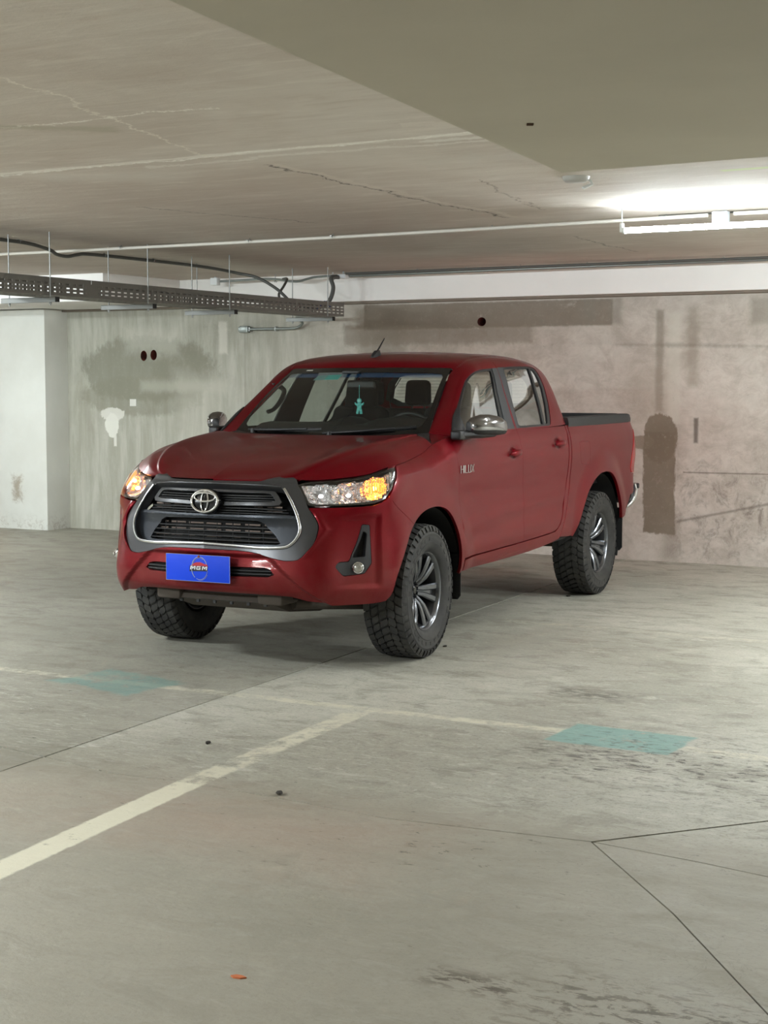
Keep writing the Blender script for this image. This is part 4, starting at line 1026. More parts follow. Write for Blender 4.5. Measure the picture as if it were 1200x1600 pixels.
# rear wall of the cab with its window
pm = PanelMesh(); RWN = [(0, 1.05), (2.6, 1.05), (3.15, 1.35), (3.25, 2.3), (3.1, 2.9), (2.8, 3.1), (0, 3.15)]
panel(pm, REAR, [(0, 0), (3.99, 0), (3.99, 3.99), (0, 3.99)] [:3] + [(0, 3.99), (0, 3.15), (2.8, 3.1), (3.1, 2.9), (3.25, 2.3), (3.15, 1.35), (2.6, 1.05), (0, 1.05)], ds=.25, dt=.3, depth=.012, gap=0)
rw = pm.build('cab_rear_panel', PAINT, truck)
pm = PanelMesh(); panel(pm, REAR, RWN, off=-.006, ds=.3, dt=.3, depth=.004, gap=-.003); rg = pm.build('rear_window', GLASS_W, rw)
bm = bmesh.new()
for t in np.linspace(1.25, 3.0, 9):
    for sd in (1, -1): tube(bm, on(REAR, [(s, t) for s in (0, 1.5, 3.0)], -.010, sd), .0012, 4)
obj('defroster_line', bm, simple('defroster', (70, 66, 58), .6), rw)
pm = PanelMesh(); panel(pm, REAR, RWN[:0] + [(0, .95), (2.7, .95), (3.3, 1.3), (3.42, 2.3), (3.25, 3.0), (2.9, 3.25), (0, 3.28), (0, 3.10), (2.75, 3.05), (3.02, 2.85), (3.13, 2.3), (3.02, 1.4), (2.55, 1.14), (0, 1.14)], off=.002, ds=.3, dt=.3, depth=.006, gap=0); pm.build('rear_window_seal', BLACKPL, rw)
# windscreen
pm = PanelMesh(); panel(pm, WIND, [(0, 0), (3.99, 0), (3.99, 3.99), (0, 3.99)], ds=.3, dt=.3, depth=.004, gap=.0); ws = pm.build('windscreen', GLASS_W, truck)
pm = PanelMesh(); panel(pm, WIND, [(0, 0.0), (3.99, 0.0), (3.99, 3.99), (0, 3.99), (0, 3.58), (2.6, 3.58), (3.45, 3.5), (3.62, 3.3), (3.66, .9), (3.45, .45), (3.0, .28), (0, .22)], off=.0012, ds=.25, dt=.25, depth=.0, gap=.0); pm.build('glass_border', GLOSSBLACK, ws, label='black printed border of the windscreen')
def mat_band():
    n = NT('blue_sun_band', .1); n.set('Base Color', (.02, .10, .28, 1)); n.set('Alpha', .55); return n.m
pm = PanelMesh(); panel(pm, WIND, [(0, 3.34), (3.58, 3.34), (3.55, 3.55), (0, 3.62)], off=-.005, ds=.4, dt=.3, depth=0, gap=0); pm.build('sun_band', mat_band(), ws)
# ---- headlights
for sd in (1, -1):
    pm = PanelMesh(); panel(pm, BODY, HLr, side=(sd,), off=-.002, depth=.003, gap=.003, ds=.12, dt=.2); hl = pm.build('headlight', LENS, truck, label='clear headlamp lens, indicator lit amber')
    # housing: reflector back shell with side walls
    pm = PanelMesh()
    def hd(S, T):
        b = -.022 * smst(S, 2.35, 2.9) * (1 - smst(S, 5.2, 5.9))
        for cs, ct, rs_, rt, dp in ((3.15, 6.78, .62, 1.0, .045), (4.05, 6.85, .62, 1.05, .055), (4.98, 7.0, .55, 1.05, .045)):
            q = ((S - cs) / rs_) ** 2 + ((T - ct) / rt) ** 2; b = b - dp * np.clip(1 - q, 0, 1)
        return b - .003 * np.sin(S * 34.)
    HLs = [(2.5, 7.35), (2.74, 5.98), (2.95, 5.86), (3.7, 5.84), (4.8, 5.82), (5.30, 5.98), (5.66, 6.45), (5.86, 7.27), (5.92, 8.10), (5.2, 8.10), (4.4, 7.86), (3.15, 7.72), (2.66, 7.66)]
    panel(pm, BODY, HLs, side=(sd,), off=-.012, disp=hd, depth=0, gap=0, ds=.04, dt=.10)
    pm.build('reflector_shell', REFLECTOR, hl)
    pm = PanelMesh(); panel(pm, BODY, HL, [HLs], side=(sd,), off=-.010, depth=0, gap=.001, ds=.1, dt=.2); pm.build('lamp_frame', GLOSSBLACK, hl)
    # main reflector bowl, inner bowl and indicator
    for s_, t_, dd in ((3.15, 6.78, .058), (4.05, 6.85, .066)):
        bm = bmesh.new(); c = on(BODY, [(s_, t_)], -dd, sd)[0]; lathe(bm, [(0, 0), (.010, .002), (.011, .018), (.007, .030), (0, .033)], 14, frame_matrix(c, (0, 1, 0), (0, 0, 1), (-1, 0, 0)))
        obj('bulb', bm, WHITEBULB, hl, 1.5)  # bulb glows as added fill for the reflector shell
    bm = bmesh.new(); c = on(BODY, [(4.98, 7.02)], -.045, sd)[0]; bmesh.ops.create_icosphere(bm, subdivisions=2, radius=.012, matrix=Matrix.Translation(Vector(c))); obj('indicator_bulb', bm, AMBER, hl, 2, label='lit amber indicator bulb')
    bm = bmesh.new()
    for s in np.linspace(4.72, 5.35, 7):                     # vertical optic ribs; orange glow around the indicator put into their material
        tube(bm, on(BODY, [(s, t) for t in (6.35, 6.8, 7.3, 7.7)], -.018, sd), .004, 6)
    obj('indicator_optic', bm, AMBERLENS, hl, 1.5, kind='stuff')
# ---- bedside, tail lamp, tailgate
for sd in (1, -1):
    pm = PanelMesh()
    gapl = conv(BODY, crv([(2.178, .512), (2.275, .66), (2.312, .725), (2.352, .80), (2.377, .90), (2.383, 1.10), (2.394, 1.2), (2.412, 1.296)], 2), 'xz', 13., 17.)
    bo = gapl[::-1] + conv(BODY, [(2.44, .498)], 'xz', 13, 18) + ar + conv(BODY, [(3.60, .555), (3.74, .625), (3.88, .70)], 'xz', 17, 20.5) + [(21.1, 3.0), (21.9, 3.1), (21.95, 4.5), (20.74, 4.5), (20.60, 4.62), (20.49, 5.0), (20.50, 5.7), (20.56, 6.3), (20.72, 7.15), (20.93, 7.75), (21.1, 8.05), (21.95, 8.05), (21.95, 8.999), (18, 8.999)]
    fuel = rp(conv(BODY, [(2.555, 1.165), (2.57, 1.05), (2.60, 1.00), (2.78, 1.00), (2.775, 1.165)], 'xz', 13, 19), .15, 3)
    panel(pm, BODY, bo, [fuel] if sd < 0 else [], side=(sd,), ds=.14, dt=.18, depth=.02)
    bs = pm.build('bed_side', PAINT, truck)
    if sd < 0:
        pm = PanelMesh(); panel(pm, BODY, fuel, side=(sd,), depth=.01, gap=.0012); pm.build('fuel_flap', PAINT, bs)
    pm = PanelMesh(); TLp = [(20.77, 4.55), (20.63, 4.66), (20.52, 5.0), (20.53, 5.7), (20.59, 6.3), (20.75, 7.15), (20.96, 7.73), (21.12, 8.0), (21.9, 8.0), (21.9, 4.55)]
    panel(pm, BODY, TLp, side=(sd,), off=.004, ds=.12, dt=.2, depth=.02); tl = pm.build('tail_lamp', REDLAMP, truck, label='red tail lamp')
    pm = PanelMesh(); panel(pm, BODY, [(21.95, 4.6), (21.95, 7.95), (22.3, 7.95), (22.3, 4.6)], side=(sd,), off=.004, ds=.12, dt=.3, depth=.02); pm.build('lit_lens', REDLIT, tl)
    # rail cap
    bm = bmesh.new(); xs = np.linspace(2.42, 3.985, 24); Q = [BODY.ev(*zip(*conv(BODY, [(min(x, 3.92), 1.283)], 'xz', 13, 21)))[0] for x in xs]
    rings = []
    for x, q in zip(xs, Q):
        y = q[1] - (0 if x < 3.9 else (x - 3.9) * .22); ztop = 1.343 - (0 if x < 3.95 else (x - 3.95) * .12)
        sec = [(y + .004, 1.276), (y + .006, 1.300), (y - .004, ztop - .006), (y - .018, ztop), (y - .085, ztop), (y - .10, ztop - .01), (y - .10, 1.25), (y - .03, 1.25)]
        rings.append([bm.verts.new((x, sd * a, b)) for a, b in sec])
    for i in range(len(rings) - 1):
        for k in range(8): bm.faces.new((rings[i][k], rings[i][(k + 1) % 8], rings[i + 1][(k + 1) % 8], rings[i + 1][k]))
    bm.faces.new(rings[0]); bm.faces.new(rings[-1][::-1]); obj('bed_rail', bm, TEXBLACK, truck, .6)
bm = bmesh.new(); box(bm, (4.04, 0, .995), (.05, 1.34, .60), bev=.02); tg = obj('tailgate', bm, PAINT, truck, .6)
bm = bmesh.new(); box(bm, (4.072, 0, 1.14), (.02, .28, .06), bev=.006); obj('tailgate_handle', bm, BLACKPL, tg, .6)
bm = bmesh.new(); box(bm, (4.0, 0, 1.318), (.07, 1.44, .05), bev=.012); obj('tailgate_cap', bm, TEXBLACK, tg, .6)
# load bed: floor, bulkhead, inner walls, wheel boxes
bm = bmesh.new()
box(bm, (3.23, 0, .83), (1.52, 1.5, .02)); box(bm, (2.475, 0, 1.06), (.03, 1.56, .5))
for sd in (1, -1): box(bm, (3.23, sd * .765, 1.06), (1.52, .02, .48)); box(bm, (3.09, sd * .66, .92), (.9, .2, .18), bev=.03)
box(bm, (3.98, 0, 1.06), (.02, 1.5, .46))
obj('load_bed', bm, BLACKPL, truck, .6)
# rear bumper with chrome ends
bm = bmesh.new()
pts = [(4.02, -.80, .70), (4.12, -.78, .69), (4.17, -.70, .68), (4.19, -.4, .67), (4.19, 0, .66), (4.19, .4, .67), (4.17, .70, .68), (4.12, .78, .69), (4.02, .80, .70)]
tube(bm, catmull(pts, 6), .07, 10, flat=(1., .6)); rb = obj('rear_bumper', bm, BLACKPL, truck, .9)
for sd in (1, -1):
    bm = bmesh.new(); tube(bm, catmull([(4.11, sd * .835, .775), (4.125, sd * .84, .735), (4.12, sd * .835, .69), (4.10, sd * .82, .64), (4.06, sd * .79, .595), (4.0, sd * .75, .57)], 6), [.016 + .010 * math.sin(PI * k / 30) for k in range(31)], 10, flat=(1.3, .9))
    obj('bumper_end', bm, CHROME, rb, .9, label='curved chrome bumper end')
    bm = bmesh.new(); box(bm, (4.13, sd * .845, .755), (.05, .045, .045), bev=.01); obj('bumper_end_cap', bm, BLACKPL, rb, .6)
# ---- inner liners keep the shut lines dark
pm = PanelMesh()
archF_big = conv(BODY, crv([(-.50,.42),(-.47,.54),(-.37,.69),(-.28,.79),(-.16,.86),(-.02,.885),(.13,.88),(.25,.84),(.345,.75),(.40,.62),(.44,.44)]), 'xz', 4.5, 12.)
archR_big = conv(BODY, crv([(2.44,.49),(2.51,.585),(2.59,.70),(2.69,.80),(2.81,.88),(2.95,.925),(3.10,.938),(3.25,.915),(3.38,.84),(3.46,.73),(3.515,.60),(3.54,.50)]), 'xz', 12., 21.)
liner = [(6.3, 8.3), (6.3, 4.3)] + [q for q in archF_big if q[0] > 6.3 and q[1] > .3] + [(10.6, .5), (15.2, .6)] + archR_big + [(21.5, 2.8), (21.5, 8.9), (15.2, 8.9), (9.2, 8.6)]
panel(pm, BODY, liner, off=-.028, depth=0, gap=0, ds=.3, dt=.4, step=.05)
pm.build('inner_body', DARK, truck)
# wheel housings
for nm, (cx, cz), R_, y0, y1 in (('wheel_housing', AF, .47, .50, .885), ('wheel_housing', AR, .485, .50, .885)):
    for sd in (1, -1):
        bm = bmesh.new(); pr = []
        for k in range(25):
            a = PI * ((.03 if cx < 1 else -.12) + (.94 if cx < 1 else 1.09) * k / 24); pr.append((cx + R_ * math.cos(a), cz + R_ * math.sin(a)))
        a_ = [bm.verts.new((x, sd * y1, z)) for x, z in pr]; b_ = [bm.verts.new((x, sd * y0, z)) for x, z in pr]
        for k in range(24): bm.faces.new((a_[k], a_[k + 1], b_[k + 1], b_[k]))
        bm.faces.new(b_)
        if cx > 1: box(bm, (3.572, sd * .66, .74), (.02, .40, .40)); box(bm, (3.70, sd * .60, .72), (.24, .5, .04))
        obj(nm, bm, DARK, truck, .9)
# flaps
for cx, sd in ((.452, 1), (.452, -1), (3.56, 1), (3.56, -1)):
    bm = bmesh.new(); top = .56 if cx < 1 else .62; pts = [(.0, top), (.0, .31), (.02, .285), (.20, .285), (.22, .31), (.22, top)]
    Mx = frame_matrix((cx, sd * (.915 if cx > 1 else .905), 0), (0, -sd, 0), (0, 0, 1)); prism(bm, [(a, b) for a, b in pts], -.005, .005, Mx, bev=.002); obj('mud_flap', bm, simple('flap_rubber', (16, 16, 17), .55), truck, .6)
# ---- underbody
bm = bmesh.new()
for sd in (1, -1): box(bm, (1.6, sd * .42, .50), (4.6, .10, .14), bev=.01)
ub = obj('chassis_rail', bm, DARK, truck) if False else bm.free()
for sd in (1, -1):
    bm = bmesh.new(); box(bm, (1.75, sd * .42, .50), (4.4, .10, .14), bev=.01); obj('chassis_rail', bm, DARK, truck, .6)
bm = bmesh.new(); box(bm, (1.35, 0, .60), (2.3, 1.5, .12)); box(bm, (-.15, 0, .62), (1.0, .9, .24)); box(bm, (3.3, 0, .74), (1.5, 1.1, .10)); obj('floor_pan', bm, DARK, truck)
bm = bmesh.new(); tube(bm, [(3.085, -.62, .388), (3.085, -.15, .388), (3.085, 0, .388), (3.085, .15, .388), (3.085, .62, .388)], [.045, .05, .14, .05, .045], 14); obj('rear_axle', bm, DIRTYMETAL, truck, .9)
bm = bmesh.new(); tube(bm, [(0, -.62, .36), (0, -.2, .36), (0, .2, .36), (0, .62, .36)], .03, 10); obj('front_axle', bm, DIRTYMETAL, truck, .9)
# engine under-guard with cross slots and arms seen below the bumper
bm = bmesh.new(); prism(bm, [(-.82, .385), (-.60, .31), (-.25, .27), (.35, .30), (.35, .34), (-.25, .33), (-.60, .37), (-.80, .42)], -.32, .32, frame_matrix((0, 0, 0), (1, 0, 0), (0, 0, 1), (0, -1, 0)))
sg = obj('skid_plate', bm, DIRTYMETAL, truck, .5)
for sd in (1, -1):
    bm = bmesh.new(); tube(bm, [(-.62, sd * .36, .36), (-.30, sd * .52, .33), (0, sd * .66, .30)], .032, 8); tube(bm, [(.32, sd * .36, .38), (.1, sd * .52, .34), (0, sd * .66, .30)], .030, 8); obj('suspension_arm', bm, DIRTYMETAL, truck, .9)
    bm = bmesh.new(); box(bm, (-.74, sd * .33, .42), (.20, .16, .09), bev=.02); obj('tow_bracket', bm, DIRTYMETAL, truck, .6)
bm = bmesh.new()
for k in range(6): box(bm, (-.79, -.28 + k * .11, .395), (.012, .018, .07))
box(bm, (-.79, 0, .42), (.014, .66, .012)); box(bm, (-.80, 0, .385), (.014, .66, .012)); obj('under_grille', bm, BLACKPL, truck)
bm = bmesh.new(); box(bm, (-.70, 0, .43), (.03, 1.1, .06)); obj('lower_cross_member', bm, DARK, truck)
bm = bmesh.new(); tube(bm, catmull([(.9, .30, .42), (1.6, .34, .40), (2.4, .34, .42), (2.8, .5, .5)], 5), .035, 10); obj('exhaust_pipe', bm, DIRTYMETAL, truck, .9)
# inner front structure behind lamps and grille
bm = bmesh.new(); box(bm, (-.58, 0, .78), (.16, 1.1, .48)); box(bm, (-.2, 0, .92), (.9, 1.0, .2)); obj('engine_bay', bm, DARK, truck)
# ---- wheels
def tread_blocks(bm):
    NB = 46; R0, R1 = .376, .388
    rows = [(-.118, -.078, 0., .62), (-.072, -.030, .5, .70), (-.024, .024, .15, .66), (.030, .072, .65, .70), (.078, .118, .1, .62)]
    for y0, y1, ph, fill in rows:
        edge = abs(y0) > .07 and abs(y1) > .07
        for k in range(NB):
            a0 = 2 * PI * (k + ph) / NB; da = 2 * PI / NB * (fill + .16); sk = .35 * 2 * PI / NB * (1 if y0 < 0 else -1)
            j = random.uniform(-.06, .06) * 2 * PI / NB
            q = [(a0 + j, y0), (a0 + da, y0), (a0 + da + sk, y1), (a0 + sk + j, y1)]
            if not edge:   # notched centre blocks
                q = [(a0, y0), (a0 + da * .55, y0 - .002), (a0 + da, y0 + .008), (a0 + da + sk, y1), (a0 + sk + da * .4, y1 + .003), (a0 + sk, y1 - .008)]
            top = [bm.verts.new(((R1 - (.006 if abs(y) > .1 else 0)) * math.cos(a), y, (R1 - (.006 if abs(y) > .1 else 0)) * math.sin(a))) for a, y in q]
            bot = [bm.verts.new(((R0 - .006) * math.cos(a), y, (R0 - .006) * math.sin(a))) for a, y in q]
            bm.faces.new(top)
            for i in range(len(q)): bm.faces.new((bot[i], bot[(i + 1) % len(q)], top[(i + 1) % len(q)], top[i]))
    for sgn in (1, -1):          # shoulder lugs on the sidewall edge
        for k in range(NB):
            a0 = 2 * PI * (k + (.0 if sgn < 0 else .1)) / NB; da = 2 * PI / NB * (.70 if k % 2 else .55)
            pts = [(.380, .117), (.371, .126), (.352, .1335 if k % 2 else .133), (.345, .1325)]
            t = [[bm.verts.new((r * math.cos(a), sgn * y, r * math.sin(a))) for r, y in pts] for a in (a0, a0 + da)]
            b = [[bm.verts.new(((r - .003) * math.cos(a), sgn * (y - .006), (r - .003) * math.sin(a))) for r, y in pts] for a in (a0, a0 + da)]
            for i in range(3): bm.faces.new((t[0][i], t[0][i + 1], t[1][i + 1], t[1][i]))
            for i in range(3):
                bm.faces.new((t[0][i], b[0][i], b[0][i + 1], t[0][i + 1])); bm.faces.new((t[1][i], t[1][i + 1], b[1][i + 1], b[1][i]))
LY = Matrix.Rotation(-PI / 2, 4, 'X')      # lathe axis Z -> car +y
def make_wheel():
    bm = bmesh.new()   # rim: barrel + lip, opening towards +y
    lathe(bm, [(.212, .074), (.214, .090), (.228, .096), (.231, .104), (.226, .108), (.219, .104), (.214, .096), (.208, .084)], 56, LY, close=True)
    wheel = obj('wheel', bm, RIMGREY, truck, .7, label='dark grey six-spoke alloy wheel with all-terrain tyre')
    bm = bmesh.new()
    lathe(bm, [(.221, -.100), (.236, -.112), (.27, -.128), (.31, -.134), (.345, -.128), (.368, -.116), (.374, -.09), (.375, 0), (.374, .09), (.368, .116), (.345, .128), (.332, .134), (.329, .1325), (.31, .1345), (.285, .132), (.283, .1345), (.262, .129), (.245, .120), (.236, .112), (.232, .107), (.221, .100), (.210, .06), (.208, 0), (.210, -.06)], 72, LY, close=True)
    bb = bm; ty = obj('tyre', bm, RUBBER, wheel, .6)
    bm = bmesh.new(); tread_blocks(bm); obj('tread_block', bm, RUBBER, wheel, .5, kind='stuff')
    bm = bmesh.new()   # raised sidewall ribs (lettering band shapes)
    for k in range(30):
        a = 2 * PI * k / 30
        if k % 10 in (0, 9): continue
        Mx = Matrix.Rotation(a, 4, 'Y') @ Matrix.Translation((.305, .1345, 0)); box(bm, (0, 0, 0), (.020, .0022, .018 + .008 * (k % 3)), M=Mx)
    obj('sidewall_mark', bm, RUBBER, wheel, kind='stuff')
    bm = bmesh.new(); lathe(bm, [(.205, -.10), (.200, -.02), (.200, .05), (.209, .078), (.206, .084), (.190, .055), (.190, -.02), (.196, -.10)], 56, LY, close=True); obj('rim_barrel', bm, BARREL, wheel, .7)
    # six twin-ridged spokes
    for k in range(6):
        bm = bmesh.new(); M6 = Matrix.Rotation(2 * PI * k / 6 + PI / 2, 4, 'Y')
        def ridge(sgn):
            prof = [(.046, .034, .016 * sgn, .013), (.075, .056, .017 * sgn, .014), (.105, .070, .023 * sgn, .017), (.150, .080, .030 * sgn, .019), (.190, .086, .037 * sgn, .021), (.213, .088, .042 * sgn, .023)]
            rings = []
            for r, y, z, hw in prof:
                sec = [(z - hw, y - .028), (z - hw, y - .004), (z - hw * .6, y + .003), (z + hw * .6, y + .003), (z + hw, y - .004), (z + hw, y - .028)]
                rings.append([bm.verts.new((r, yy, zz)) for zz, yy in sec])
            for i in range(len(rings) - 1):
                for q in range(6): bm.faces.new((rings[i][q], rings[i][(q + 1) % 6], rings[i + 1][(q + 1) % 6], rings[i + 1][q]))
            bm.faces.new(rings[0]); bm.faces.new(rings[-1][::-1])
        ridge(1); ridge(-1)
        w = []     # web between the ridges
        for r, y, hz in ((.046, .022, .020), (.105, .056, .022), (.150, .066, .030), (.212, .068, .042)):
            w.append([bm.verts.new((r, y, -hz)), bm.verts.new((r, y, hz)), bm.verts.new((r, y - .02, hz)), bm.verts.new((r, y - .02, -hz))])
        for i in range(3):
            for q in range(4): bm.faces.new((w[i][q], w[i][(q + 1) % 4], w[i + 1][(q + 1) % 4], w[i + 1][q]))
        bmesh.ops.transform(bm, matrix=M6, verts=bm.verts); obj('spoke', bm, RIMGREY, wheel, .5)
    bm = bmesh.new(); lathe(bm, [(0, .030), (.028, .030), (.034, .024), (.036, .016), (.060, .012), (.072, .004), (.075, -.03), (0, -.03)], 30, LY); obj('hub', bm, simple('hub_grey', (48, 48, 50), .4, .5), wheel, .6)
    bm = bmesh.new(); lathe(bm, [(0, .040), (.020, .039), (.026, .034), (.028, .028)], 24, LY); obj('centre_cap', bm, GLOSSBLACK, wheel, .6)
    for k in range(6):
        bm = bmesh.new(); a = 2 * PI * (k + .5) / 6 + PI / 2; lathe(bm, [(0, .034), (.007, .033), (.0095, .028), (.0105, .008)], 6, Matrix.Translation((.056 * math.cos(a), 0, .056 * math.sin(a))) @ LY); obj('lug_nut', bm, CHROME, wheel, .5)
    bm = bmesh.new(); lathe(bm, [(.05, -.05), (.155, -.05), (.155, -.028), (.05, -.028)], 40, LY, close=True); obj('brake_disc', bm, DIRTYMETAL, wheel, .6)
    bm = bmesh.new(); box(bm, (.11, -.035, .05), (.09, .07, .12), bev=.01); lathe(bm, [(0, -.09), (.19, -.09), (.19, -.08), (0, -.08)], 30, LY); obj('brake_caliper', bm, DARK, wheel, .6)
    return wheel
def dup(o, parent):
    c = o.copy(); COL.objects.link(c); c.parent = parent
    for ch in list(o.children): dup(ch, c)
    return c
wh = make_wheel()
spots = [((0, -.775, .389), PI, -1), ((0, .775, .389), 0, -1), ((3.085, -.775, .389), PI, 1), ((3.085, .775, .389), 0, 1)]
for i, (loc, rz, ax) in enumerate(spots):
    o = wh if i == 0 else dup(wh, truck)
    o.location = loc; o.rotation_euler = (0, (.35, .1, .2, .6)[i], rz + (math.radians(2.5) if ax < 0 else 0))
# ---- door mirrors
for sd in (1, -1):
    bm = bmesh.new(); rings = []
    # housing swept outwards and back: stations along its length (centre, half height up, half height down, half depth)
    stn = [((.50, .925, 1.325), .030, .040, .030), ((.52, .945, 1.326), .055, .050, .055), ((.58, .970, 1.330), .066, .058, .070), ((.65, .998, 1.330), .066, .060, .070), ((.72, 1.022, 1.325), .060, .058, .062), ((.765, 1.040, 1.318), .045, .046, .046), ((.79, 1.050, 1.310), .018, .020, .02)]
    dirv = np.array((.27, .125)); dirv /= np.linalg.norm(dirv); nv = np.array((-dirv[1], dirv[0]))
    for c, up, dn, dp in stn:
        rg_ = []
        for k in range(16):
            a = 2 * PI * k / 16; ca, sa = math.cos(a), math.sin(a)
            h = (up if sa > 0 else dn) * (abs(sa) ** .8) * (1 if sa > 0 else -1); e = dp * (abs(ca) ** .8) * (1 if ca > 0 else -1) * (1 if ca > 0 else .55)
            rg_.append(bm.verts.new((c[0] - abs(dirv[1]) * 0 + nv[0] * e, sd * (c[1] + nv[1] * e), c[2] + h)))
        rings.append(rg_)
    for i in range(len(rings) - 1):
        for k in range(16):
            f = bm.faces.new((rings[i][k], rings[i][(k + 1) % 16], rings[i + 1][(k + 1) % 16], rings[i + 1][k]))
            cz = sum(v.co.z for v in f.verts) / 4; f.material_index = 0 if cz > 1.305 else 1
    bm.faces.new(rings[0]).material_index = 1; bm.faces.new(rings[-1][::-1])
    if sd > 0: bmesh.ops.translate(bm, vec=(.12, 0, 0), verts=bm.verts)
    mir = obj('door_mirror', bm, [DKCHROME, BLACKPL], truck, 1.2, label='dark chrome door mirror with black base')
    mx = .12 if sd > 0 else 0.
    bm = bmesh.new(); box(bm, (.475 + mx, sd * .89, 1.275), (.16, .07, .055), bev=.012); tube(bm, [(.46 + mx, sd * .875, 1.275), (.52 + mx, sd * .93, 1.28), (.60 + mx, sd * .97, 1.275), (.70 + mx, sd * 1.01, 1.272)], [.032, .032, .028, .018], 10, flat=(.8, 1.4)); obj('mirror_foot', bm, BLACKPL, mir, .9)
    pm = PanelMesh(); panel(pm, CAB, [(1.30, .02), (2.05, .02), (1.75, .25), (1.42, 1.0), (1.10, 1.45), (1.03, 1.0), (1.1, .4)], side=(sd,), off=.008, depth=.01, gap=0, ds=.1, dt=.2); pm.build('mirror_sail', BLACKPL, mir)
# ---- antenna, wipers
bm = bmesh.new(); rr = []
for x, w_, h in ((1.06, .010, .006), (1.08, .022, .020), (1.12, .026, .036), (1.15, .020, .034), (1.165, .006, .012)):
    z0 = CAB.ev([1.6], [7.99])[0][2] - .004 + (x - 1.06) * .18
    rr.append([bm.verts.new((x, a * w_, z0 + b)) for a, b in ((-1, 0), (-.6, h), (.6, h), (1, 0))])
for i in range(4):
    for k in range(3): bm.faces.new((rr[i][k], rr[i][k + 1], rr[i + 1][k + 1], rr[i + 1][k]))
    bm.faces.new((rr[i][3], rr[i][0], rr[i + 1][0], rr[i + 1][3]))
bm.faces.new(rr[0]); bm.faces.new(rr[-1][::-1]); an = obj('antenna', bm, TEXBLACK, truck, .7, label='short black roof antenna')
bm = bmesh.new(); tube(bm, [(1.10, 0, 1.765), (1.16, 0, 1.815), (1.235, -.002, 1.88)], [.006, .0055, .0035], 8); obj('antenna_mast', bm, BLACKPL, an, .8)
def wpt(y, k, off=.012):
    yy = abs(y); s = np.interp(yy, [0, .22, .42, .57, .68], range(5)); q = WIND.ev([s], [k])[0] + WIND.nrm([s], [k])[0] * off; q[1] *= (1 if y >= 0 else -1); return tuple(q)
for y0, y1, k0, k1 in ((.50, -.02, .10, .42), (-.10, -.60, .08, .40)):
    bm = bmesh.new(); tube(bm, [wpt(y1 + .12 + (y0 - y1) * q * .85, .10 + (.34 - .10) * (1 - q), .016) for q in np.linspace(0, 1, 6)][::-1], .007, 6); lathe(bm, [(0, .02), (.016, .018), (.018, -.01)], 14, Matrix.Translation(wpt(y0, .08, .006)))
    wp = obj('wiper', bm, BLACKPL, truck, .6)
    bm = bmesh.new(); tube(bm, [wpt(y1 + (y0 - y1) * q, .38 - .16 * q, .008) for q in np.linspace(0, 1, 10)], .006, 6, flat=(1.6, .7)); obj('wiper_blade', bm, BLACKPL, wp, .6)
# stickers on the glass
def sticker(name, pts_yk, mat, off=-.004, parent=None):
    bm = bmesh.new(); vs = [bm.verts.new(wpt(y, k, off)) for y, k in pts_yk]; bm.faces.new(vs); r = bmesh.ops.extrude_face_region(bm, geom=bm.faces[:]); bmesh.ops.translate(bm, vec=(-.0006, 0, .0004), verts=[v for v in r['geom'] if isinstance(v, bmesh.types.BMVert)]); return obj(name, bm, mat, parent or ws)
STK1 = NT('sticker_print', .5); _v = STK1.nd('ShaderNodeTexBrick', {'Vector': STK1.comb(STK1.sep(STK1.pos())[1], STK1.sep(STK1.pos())[2]), 'Color1': srgb(120, 160, 160), 'Color2': srgb(96, 132, 134), 'Mortar': srgb(150, 196, 192), 'Scale': 60.}); STK1.set('Base Color', _v.outputs[0]); STK1 = STK1.m
# ---- number plate card with round logo
pz, py0 = .585, 0.; pc = Vector((-1.022, .008, .583)); pn = Vector((-1, 0, -.0)).normalized(); pl = Vector((0, -1, 0)); pu = Vector((0, 0, 1))
def pp(u, v, d=0): return pc + pl * u + pu * v + pn * d
BLUE = NT('blue_card', .5, base=srgb(10, 62, 205), Specular_IOR_Level=.25).m
WHITE = simple('white_print', (228, 230, 234), .4); SILV = simple('silver_print', (158, 166, 178), .35); REDP = simple('red_print', (176, 30, 44), .4); BLK = simple('black_print', (16, 18, 24), .4)
Mp = frame_matrix(pp(0, 0), pl, pu, pn)
bm = bmesh.new(); box(bm, (0, 0, 0), (.41, .146, .006), M=Mp, bev=.002); plate = obj('number_plate', bm, BLUE, truck, .5, label='blue plate card with round dealer logo')
bm = bmesh.new()
for c, s in (((0, .0725, .0032), (.41, .0015, .001)), ((0, -.0725, .0032), (.41, .0015, .001)), ((.2045, 0, .0032), (.0015, .146, .001)), ((-.2045, 0, .0032), (.0015, .146, .001))): box(bm, c, s, M=Mp)
obj('plate_edge_line', bm, SILV, plate, kind='stuff')
def arc(bm, cx, cy, a, b, t0, t1, r, d=.0038, n=40): tube(bm, [pp(cx + a * math.cos(t), cy + b * math.sin(t), d) for t in np.linspace(t0, t1, n)], r, 4)
bm = bmesh.new(); arc(bm, .012, .0, .050, .062, math.radians(20), math.radians(235), .0022); arc(bm, .014, -.002, .050, .060, math.radians(-115), math.radians(-8), .0014); arc(bm, .016, -.002, .054, .064, math.radians(-100), math.radians(-30), .0008); arc(bm, .012, 0, .045, .056, math.radians(60), math.radians(170), .0009); obj('logo_ring', bm, SILV, plate, .9)
bm = bmesh.new(); prism(bm, [(-.046, .012), (-.030, .024), (-.008, .032), (.018, .034), (.040, .026), (.062, .022), (.066, .012), (.03, .014), (-.01, .012)], .0031, .0042, Mp); obj('logo_car_shape', bm, REDP, plate)
bm = bmesh.new(); prism(bm, [(-.050, .013), (.068, .013), (.062, -.014), (-.052, -.019)], .0031, .0040, Mp); obj('logo_band', bm, BLK, plate)
bm = bmesh.new()
